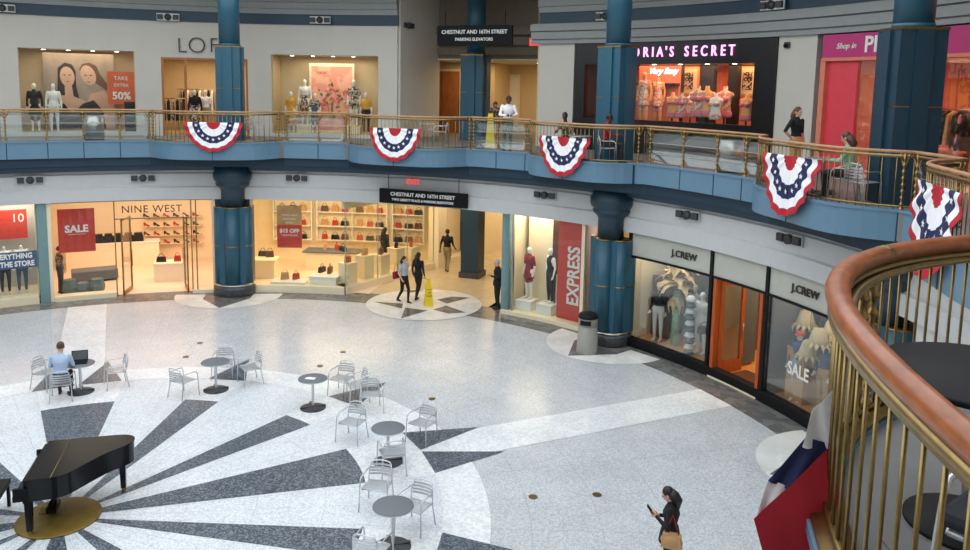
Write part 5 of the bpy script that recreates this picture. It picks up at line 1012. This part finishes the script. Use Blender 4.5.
def table_src(m='table_dark'):
    t = empty('cafe_table', (0, 0, 0), 0); b = MB(); b.lathe([(.36, 0), (.37, .006), (.37, .02), (.36, .026)], (0, 0, .72), 40); b.build('tabletop', 'table_dark', t)
    b = MB(); b.lathe([(.372, .004), (.378, .013), (.372, .022)], (0, 0, .72), 40, caps=False); b.build('table_rim', 'alu', t)
    b = MB(); b.lathe([(.04, .05), (.035, .1), (.035, .68), (.06, .72)], n=16); b.build('stem', 'alu', t)
    b = MB(); b.lathe([(.33, 0), (.33, .012), (.3, .022), (.06, .05)], n=32)
    for k in range(4): M_ = Matrix.Rotation(k*PI/2+.4, 4, 'Z'); b.box((.18, 0, .04), (.3, .07, .03), M=M_, bev=.008)
    b.build('base', 'iron_dark', t); return t
mat('table_dark', hexc(104, 110, 116), .6, var=.06, scale=40); mat('iron_dark', hexc(60, 64, 68), .5, var=.1)
CHS = chair_src(); CHS.scale = (.93, .93, .93); CKM = kidmap_of(CHS); TBS = table_src(); TBS.scale = (.9, .9, .97); TKM = kidmap_of(TBS); first = [True, True]
def place(k, p, rot, label, group, z=0):
    src, km = (CHS, CKM) if k == 0 else (TBS, TKM); loc = Vector((p.x, p.y, z))
    if first[k]: first[k] = False; src.location = loc; src.rotation_euler = (0, 0, rot); tag(src, label, 'chair' if k == 0 else 'table', group); return src
    o = copy_thing(src, km, loc, rot, label, group); o['category'] = 'chair' if k == 0 else 'table'; return o
TB = [Pw(216, 390), Pw(313, 408), Pw(388, 462), Pw(393, 547), Pw(81, 392)]
for p, lb_ in zip(TB, ['round grey cafe table standing alone with three chairs, upper centre of the floor', 'round grey cafe table with a scrap of paper on it', 'round grey cafe table in front of the dark star points', 'nearest round grey cafe table, at the bottom edge', 'round cafe table carrying the open laptop']): place(1, p, 0, lb_, 'round cafe tables on the rotunda floor')
def face(p, q): d = q-p; return math.atan2(d.y, d.x)+PI/2      # front (-Y) looks at q
CHP = [((184, 396), TB[0], 'chair left of the table with three chairs', .5), ((224, 377), TB[0], 'chair behind the table with three chairs', 0), ((250, 383), TB[0], 'chair right of the table with three chairs, seen from its side', 0),
       ((342, 394), TB[1], 'first of two chairs close together right of the table with the paper scrap', .2), ((356, 401), TB[1], 'second of two chairs close together right of the table with the paper scrap', 0), ((371, 411), TB[2], 'chair behind the front star-point table, third of the close trio', 0),
       ((352, 440), TB[2], 'slatted-back chair left of the table by the star points', -1.1), ((422, 441), TB[2], 'chair right of the table by the star points, on the dark star point', 0), ((392, 472), TB[2], 'chair in front of the table by the star points, back to the camera', 0),
       ((377, 507), TB[3], 'slatted-back chair behind the nearest table', -.5), ((415, 528), TB[3], 'chair right of the nearest table', 0), ((372, 572), TB[3], 'chair left of the nearest table, cut by the picture bottom', 0),
       ((63, 399), TB[4], 'chair the man with the laptop sits on', .75), ((47, 388), TB[4], 'empty chair behind the seated man, left edge of his table', .0), ((116, 386), TB[4], 'empty chair right of the laptop table', 0)]
CO = []
for q, tb, lb_, dr in CHP: p = Pw(*q); CO.append(place(0, p, face(p, tb)+dr, lb_, 'aluminium cafe chairs on the rotunda floor'))
mat('paper', hexc(236, 236, 232), .8); b = MB(); b.prism([(-.12, -.05), (.1, -.08), (.13, .04), (-.02, .08), (-.11, .05)], 0, .006); o = b.build('paper_scrap', 'paper', loc=TB[1]+Vector((-.05, -.02, .725))); tag(o, 'white paper scrap lying on the cafe table beside the two close chairs', 'paper')
# laptop + seated man
lp = empty('laptop', (TB[4].x-.02, TB[4].y+.02, .725), .35, 'open black laptop on the round table in front of the seated man', 'laptop'); b = MB(); b.box((0, 0, .01), (.36, .25, .02), bev=.004); b.build('keyboard_base', 'black', lp)
b = MB(); b.box((0, 0, .12), (.36, .015, .24), M=Matrix.Translation((0, .13, .02)) @ Matrix.Rotation(-.25, 4, 'X')); b.build('screen', 'black', lp)
b = MB(); b.box((0, -.011, .12), (.32, .004, .2), M=Matrix.Translation((0, .13, .02)) @ Matrix.Rotation(-.25, 4, 'X')); b.build('display', 'panel_grey', lp)
SIT = dict(pel=(0, .08, .56), nek=(0, .03, 1.08), head=(0, -.03, 1.24), hipL=(.09, .06, .53), hipR=(-.09, .06, .53), kneeL=(.12, -.38, .52), kneeR=(-.12, -.38, .52), ankL=(.12, -.36, .085), ankR=(-.12, -.36, .085), shL=(.18, .03, 1.03), shR=(-.18, .03, 1.03), elL=(.24, -.06, .78), elR=(-.24, -.06, .78), wrL=(.14, -.3, .78), wrR=(-.14, -.3, .78))
mc = CO[12]
figure('person', 'seated person in a pale blue shirt working on the laptop at the round table', 'person', mc.location, mc.rotation_euler[2], 1.78, pose=SIT, top='cloth_lightblue', bottom='cloth_dark', hair='hair_brown', voxel=.016)
# ---------------- grand piano ----------------
kf, kn = Pw(50, 439, 1.0), Pw(24, 483, 1.0); ux = (kf-kn).normalized(); 
O = (kf+kn)/2; O.z = 0; ly = Vector((ux.y, -ux.x, 0))        # from keyboard edge towards the tail
ang = math.atan2(ly.y, ly.x)
pt_ = empty('grand_piano', (O.x, O.y, 0), ang, 'closed black grand piano standing on the round gold floor disc', 'piano')
# local X: keyboard -> tail, local Y: + is the straight (far) side
Wd = .76; out = [(0, Wd), (1.18, Wd), (1.38, .70), (1.48, .56), (1.46, .38), (1.33, .22), (1.12, .06), (.93, -.18), (.76, -.42), (.62, -.62), (.44, -.74), (0, -.76)]
def smooth(P_, it=2):
    keep = {(0, Wd), (0, -.76)}
    for _ in range(it):
        Q = []
        for i in range(len(P_)):
            A, B = P_[i], P_[(i+1) % len(P_)]
            if i == len(P_)-1: Q.append(A); continue
            if A in keep: Q.append(A)
            else: Q.append((A[0]*.75+B[0]*.25, A[1]*.75+B[1]*.25))
            if B not in keep: Q.append((A[0]*.25+B[0]*.75, A[1]*.25+B[1]*.75))
        P_ = Q
    return P_
out = smooth(out)
rim = [(x*.985+.01, y*.98) for x, y in out]
b = MB(); b.prism(rim, .62, .975); b.build('case', 'black_gloss', pt_); b = MB(); b.prism(out, .975, 1.0); b.build('lid', 'black_gloss', pt_)
b = MB(); b.tube([(.36, -.74, 1.004), (.36, .75, 1.004)], .006, n=6); b.build('lid_hinge', 'brass_dull', pt_)
b = MB(); b.box((-.09, 0, .68), (.24, 1.5, .09)); b.box((-.09, .73, .78), (.22, .05, .16)); b.box((-.09, -.73, .78), (.22, .05, .16)); b.box((-.02, 0, .87), (.06, 1.42, .2)); b.build('keybed', 'black_gloss', pt_)
b = MB(); b.tube([(-.1, -.70, .77), (-.1, .70, .77)], .075, n=14); b.build('fallboard', 'black_gloss', pt_)
for (x, y) in ((.0, -.66), (.0, .66), (1.25, .52)):
    b = MB(); b.box((x, y, .36), (.085, .085, .56), taper=1.35); b.box((x, y, .62), (.14, .14, .06)); b.build('leg', 'black_gloss', pt_); b = MB(); b.lathe([(.03, 0), (.04, .03), (.03, .08)], (x, y, 0), 12); b.build('caster', 'brass_dull', pt_)
b = MB(); b.box((.22, 0, .38), (.06, .06, .5)); b.box((.22, .1, .38), (.04, .04, .5)); b.box((.22, -.1, .38), (.04, .04, .5)); b.box((.2, 0, .12), (.16, .34, .08)); b.build('pedal_lyre', 'black_gloss', pt_)
for k in (-.08, 0, .08): b = MB(); b.box((.06, k, .07), (.16, .03, .015)); b.build('pedal', 'brass', pt_)
bn = empty('piano_bench', (O.x-ly.x*.75, O.y-ly.y*.75, 0), ang, 'black piano bench at the left picture edge, by the piano keyboard', 'bench'); b = MB(); b.box((0, 0, .46), (.38, .95, .09), bev=.02); b.build('seat', 'black', bn)
for x in (-.15, .15):
    for y in (-.42, .42): b = MB(); b.box((x, y, .21), (.05, .05, .42)); b.build('leg', 'black_gloss', bn)
# ---------------- people ----------------
def pp_(px, py, z=0): p = Pw(px, py, z); return p
WALK1 = dict(hipL=(.08, 0, .93), kneeL=(.09, -.14, .53), ankL=(.09, -.12, .09), kneeR=(-.08, .02, .5), ankR=(-.09, .24, .14), wrR=(-.28, -.16, .95), elR=(-.24, .04, 1.15), wrL=(.27, .1, .9), elL=(.24, .1, 1.16))
d_ = math.atan2(.84, .55)
p = pp_(404, 303); figure('person', 'walking person in a pale grey T-shirt and dark trousers with a dark red bag', 'person', p, .9, 1.66, pose=WALK1, female=True, longhair=.1, top='cloth_grey', sleeve=1, bottom='cloth_black')
b = MB(); b.box((0, 0, .12), (.3, .1, .26), bev=.03); b.tube([(-.1, 0, .24), (-.06, 0, .5), (.06, 0, .5), (.1, 0, .24)], .01, n=6); o = b.build('shoulder_bag', 'cloth_crimson', loc=p+Vector((-.27, -.02, .88)), rot=.9); tag(o, 'dark red shoulder bag on the person in the grey T-shirt', 'bag')
p = pp_(418, 300); figure('person', 'walking person all in black with long dark hair beside the yellow floor sign', 'person', p, 2.6, 1.72, pose=dict(hipL=(.08, 0, .93), kneeL=(.09, -.1, .52), ankL=(.09, .0, .09), kneeR=(-.08, .04, .5), ankR=(-.09, .26, .14)), female=True, longhair=.18, top='cloth_black', bottom='cloth_black')
p = pp_(447, 272); figure('person', 'person in a black shirt and khaki trousers walking away down the corridor', 'person', p, 2.9, 1.78, pose=WALK1, top='cloth_black', bottom='cloth_khaki', skin='skin_dark', sleeve=1)
p = pp_(497, 309); figure('person', 'grey-haired person in a black suit standing by the teal window frame', 'person', p, -1.35, 1.74, slim=1.15, skirt=(.16, -.1, .15, .19), skirt_mat='cloth_black', legm='cloth_black', pose=dict(elL=(.24, .0, 1.14), wrL=(.12, -.26, 1.2), head=(0, -.04, 1.61), look=(0, -1, -.35)), top='cloth_black', bottom='cloth_black', hair='hair_grey' if 'hair_grey' in MATS else 'cloth_grey')
p = pp_(667, 588); WO = figure('person', 'person with long dark hair in a black jacket looking at a phone, tan bag behind', 'person', p, -1.9, 1.64, female=True, longhair=.20, top='cloth_black', bottom='cloth_grey', voxel=.012, skirt=(.16, -.12, .16, .21), skirt_mat='cloth_black', legm='cloth_grey', pose=dict(elL=(.22, -.02, 1.14), wrL=(.08, -.22, 1.24), elR=(-.22, 0, 1.13), wrR=(-.08, -.2, 1.18), head=(0, -.06, 1.60), look=(0, -1, -.5)))
WO.data.transform(Matrix.Identity(4))
def attach(o, fig, off, rz_=0): r = fig.rotation_euler[2]; v = Matrix.Rotation(r, 3, 'Z') @ Vector(off); o.location = fig.location+v; o.rotation_euler = (0, 0, r+rz_)
b = MB(); b.box((0, 0, 0), (.075, .012, .15), bev=.004, M=Matrix.Rotation(.7, 4, 'X')); o = b.build('phone', 'black'); attach(o, WO, (.05, -.30, 1.24)); tag(o, 'dark phone held by the person with the tan bag', 'phone')
t = empty('handbag', (0, 0, 0), 0, 'tan shoulder bag hanging behind the person in the black jacket', 'handbag'); b = MB(); b.box((0, 0, .14), (.38, .14, .28), taper=.85, bev=0); b.ell((0, 0, .13), (.21, .1, .15)); b.build('bag_body', 'leather_tan', t); b = MB(); b.tube([(-.13, 0, .26), (-.05, 0, .5), (.0, .0, .64), (.05, 0, .5), (.13, 0, .26)], .012, n=8); b.build('strap', 'cloth_crimson', t); t.scale = (.8, .8, .8); attach(t, WO, (.23, .05, .80), 1.45)
# upstairs people
figure('person', 'person in an open white shirt and grey trousers leaning on the balcony rail', 'person', Pw(507, 151.5, ZU), .1, 1.8, skin='skin_dark', top='cloth_white', bottom='cloth_teal', pose=dict(nek=(0, -.08, 1.46), head=(0, -.18, 1.6), shL=(.18, -.06, 1.41), shR=(-.18, -.06, 1.41), elL=(.27, -.14, 1.14), elR=(-.27, -.14, 1.14), wrL=(.08, -.36, 1.13), wrR=(-.08, -.36, 1.13), look=(0, -1, -.7)))
UC = [((564, 157.5), -.6), ((607, 162.5), 1.5), ((843, 199), -2.2), ((860, 203), 2.0), ((428, 140), 1.3), ((440, 143), -1.6), ((255, 140), 1.2)]
UL = ['balcony chair of the person with short curly hair', 'balcony chair of the person in dark red, left of the blue column foot', 'balcony chair of the person in green by the pink shop', 'empty wire-backed balcony chair near the thick column', 'white balcony chair right of the second bunting', 'second balcony chair right of the second bunting', 'pale balcony chair right of the left blue column']
UO = []
for (q, r_), lb_ in zip(UC, UL):
    UO.append(place(0, Pw(q[0], q[1], ZU), r_, lb_, 'aluminium chairs on the balcony', ZU))
figure('person', 'seated person with short curly dark hair in a patterned yellow top above the middle bunting', 'person', UO[0].location, UO[0].rotation_euler[2], 1.72, pose=SIT, skin='skin_dark', top='cloth_camo', bottom='cloth_dark')
figure('person', 'seated person in dark red reaching forward, in front of the middle blue column', 'person', UO[1].location, UO[1].rotation_euler[2], 1.75, pose=SIT, skin='skin_dark', top='cloth_crimson', bottom='cloth_dark')
figure('person', 'seated person in a pale green top at the balcony table by the pink shop', 'person', UO[2].location, UO[2].rotation_euler[2], 1.68, pose=SIT, top='cloth_green', bottom='cloth_dark', hair='hair_brown', female=True, longhair=.1)
p_ = Pw(862, 198, ZU); 
for (q, lb_) in [((579, 161), 'balcony cafe table between the two seated people, middle of the balcony'), ((822, 193), 'balcony cafe table beside the person in green'), ((243, 138), 'balcony cafe table behind the left bunting')]: place(1, Pw(q[0], q[1], ZU), 0, lb_, 'cafe tables on the balcony', ZU)
figure('person', 'person in black with long brown hair, hand on hip, standing by the balcony rail', 'person', Pw(793, 180, ZU), .5, 1.72, female=True, longhair=.22, hair='hair_brown', top='cloth_black', bottom='leather_tan', sleeve=1, pose=dict(elR=(-.36, .02, 1.18), wrR=(-.2, -.02, 1.02)))
figure('person', 'person in black clothes browsing at the right edge, in front of the pink shop', 'person', pol(onR(962, 150, 18.6)[0], 18.6, ZU), 2.8, 1.72, top='cloth_black', bottom='cloth_dark', female=True, longhair=.15)
# ---------------- bins, signs ----------------
p = Pw(587, 352); t = empty('waste_bin', p, rz(42), 'grey tapered litter bin with black domed top beside the middle column', 'bin'); b = MB(); b.lathe([(.31, 0), (.31, .03), (.27, .8)], n=32); b.build('body', 'bin_grey', t)
b = MB(); b.lathe([(.275, .8), (.275, 1.0), (.265, 1.04), (.2, 1.1)], n=32); b.build('hood', 'bin_grey', t); b = MB(); b.lathe([(.28, 1.02), (.285, 1.08), (.24, 1.15), (.1, 1.18)], n=32); b.build('lid', 'black', t); b = MB(); b.box((0, -.262, .92), (.3, .05, .13), rot=.0); b.build('slot', 'black', t); t.rotation_euler[2] = -.4
p = Pw(428.5, 306); t = empty('wet_floor_sign', p, .3, 'yellow A-shaped wet floor sign on the round floor inlay', 'floor sign'); mat('sign_yellow', hexc(240, 208, 40), .45)
for s in (-1, 1): b = MB(); b.box((0, 0, .47), (.3, .025, .96), taper=.42, M=Matrix.Translation((0, s*.13, 0)) @ Matrix.Rotation(s*.13, 4, 'X')); b.build('panel', 'sign_yellow', t)
b = MB(); b.box((0, 0, .95), (.12, .06, .05)); b.build('hinge', 'sign_yellow', t)
for q, s_ in enumerate(('CAUTION', 'WET', 'FLOOR')): ptext(s_, .055, 'black', t, 0, .62-.12*q, -.155+.016*q, ext=.004)
p = Pw(478, 150, ZU); t = empty('wet_floor_sign', Pw(490, 147, ZU), 0, 'tall yellow floor sign standing beside the couple on the balcony', 'floor sign')
for s in (-1, 1): b = MB(); b.box((0, 0, .57), (.34, .025, 1.16), taper=.5, M=Matrix.Translation((0, s*.13, 0)) @ Matrix.Rotation(s*.11, 4, 'X')); b.build('panel', 'sign_yellow', t)
ptext('CAUTION', .06, 'black', t, 0, .8, -.14, ext=.004)
for q, lb_ in [((94, 140), 'cylindrical steel litter bin on the left balcony behind the glass rail'), ((729, 172), 'cylindrical steel litter bin on the right balcony below the black shop')]:
    p = Pw(q[0], q[1], ZU); t = empty('balcony_bin', p, 0, lb_, 'bin'); b = MB(); b.lathe([(.33, 0), (.33, .86)], n=32); b.build('body', 'steel', t); b = MB(); b.lathe([(.34, .86), (.34, .92), (.2, .93), (.2, .86)], n=32, caps=False); b.build('rim', 'black', t)
# ---------------- near balcony ----------------
tn = Vector((2.34, 3.58, ZU)); t = empty('cafe_table', tn, 0, 'large near round table with black top behind the foreground railing', 'table'); b = MB(); b.lathe([(.46, .73), (.47, .74), (.47, .755), (.46, .762)], n=56); b.build('tabletop', 'table_black', t); b = MB(); b.lathe([(.05, .03), (.04, .1), (.04, .73)], n=20); b.build('stem', 'steel', t); b = MB(); b.lathe([(.28, 0), (.28, .02), (.05, .05)], n=32); b.build('base', 'black', t)
ch = place(0, Vector((2.05, 2.75)), -.9, 'nearest chair with dark cushion seen through the foreground bars', 'aluminium chairs on the balcony', ZU)
b = MB(); b.box((0, 0, .03), (.5, .5, .07), bev=.03); o = b.build('seat_cushion', 'cloth_dark', loc=(2.05, 2.75, ZU+.455), rot=-.9); tag(o, 'dark cushion on the nearest chair behind the foreground bars', 'cushion')
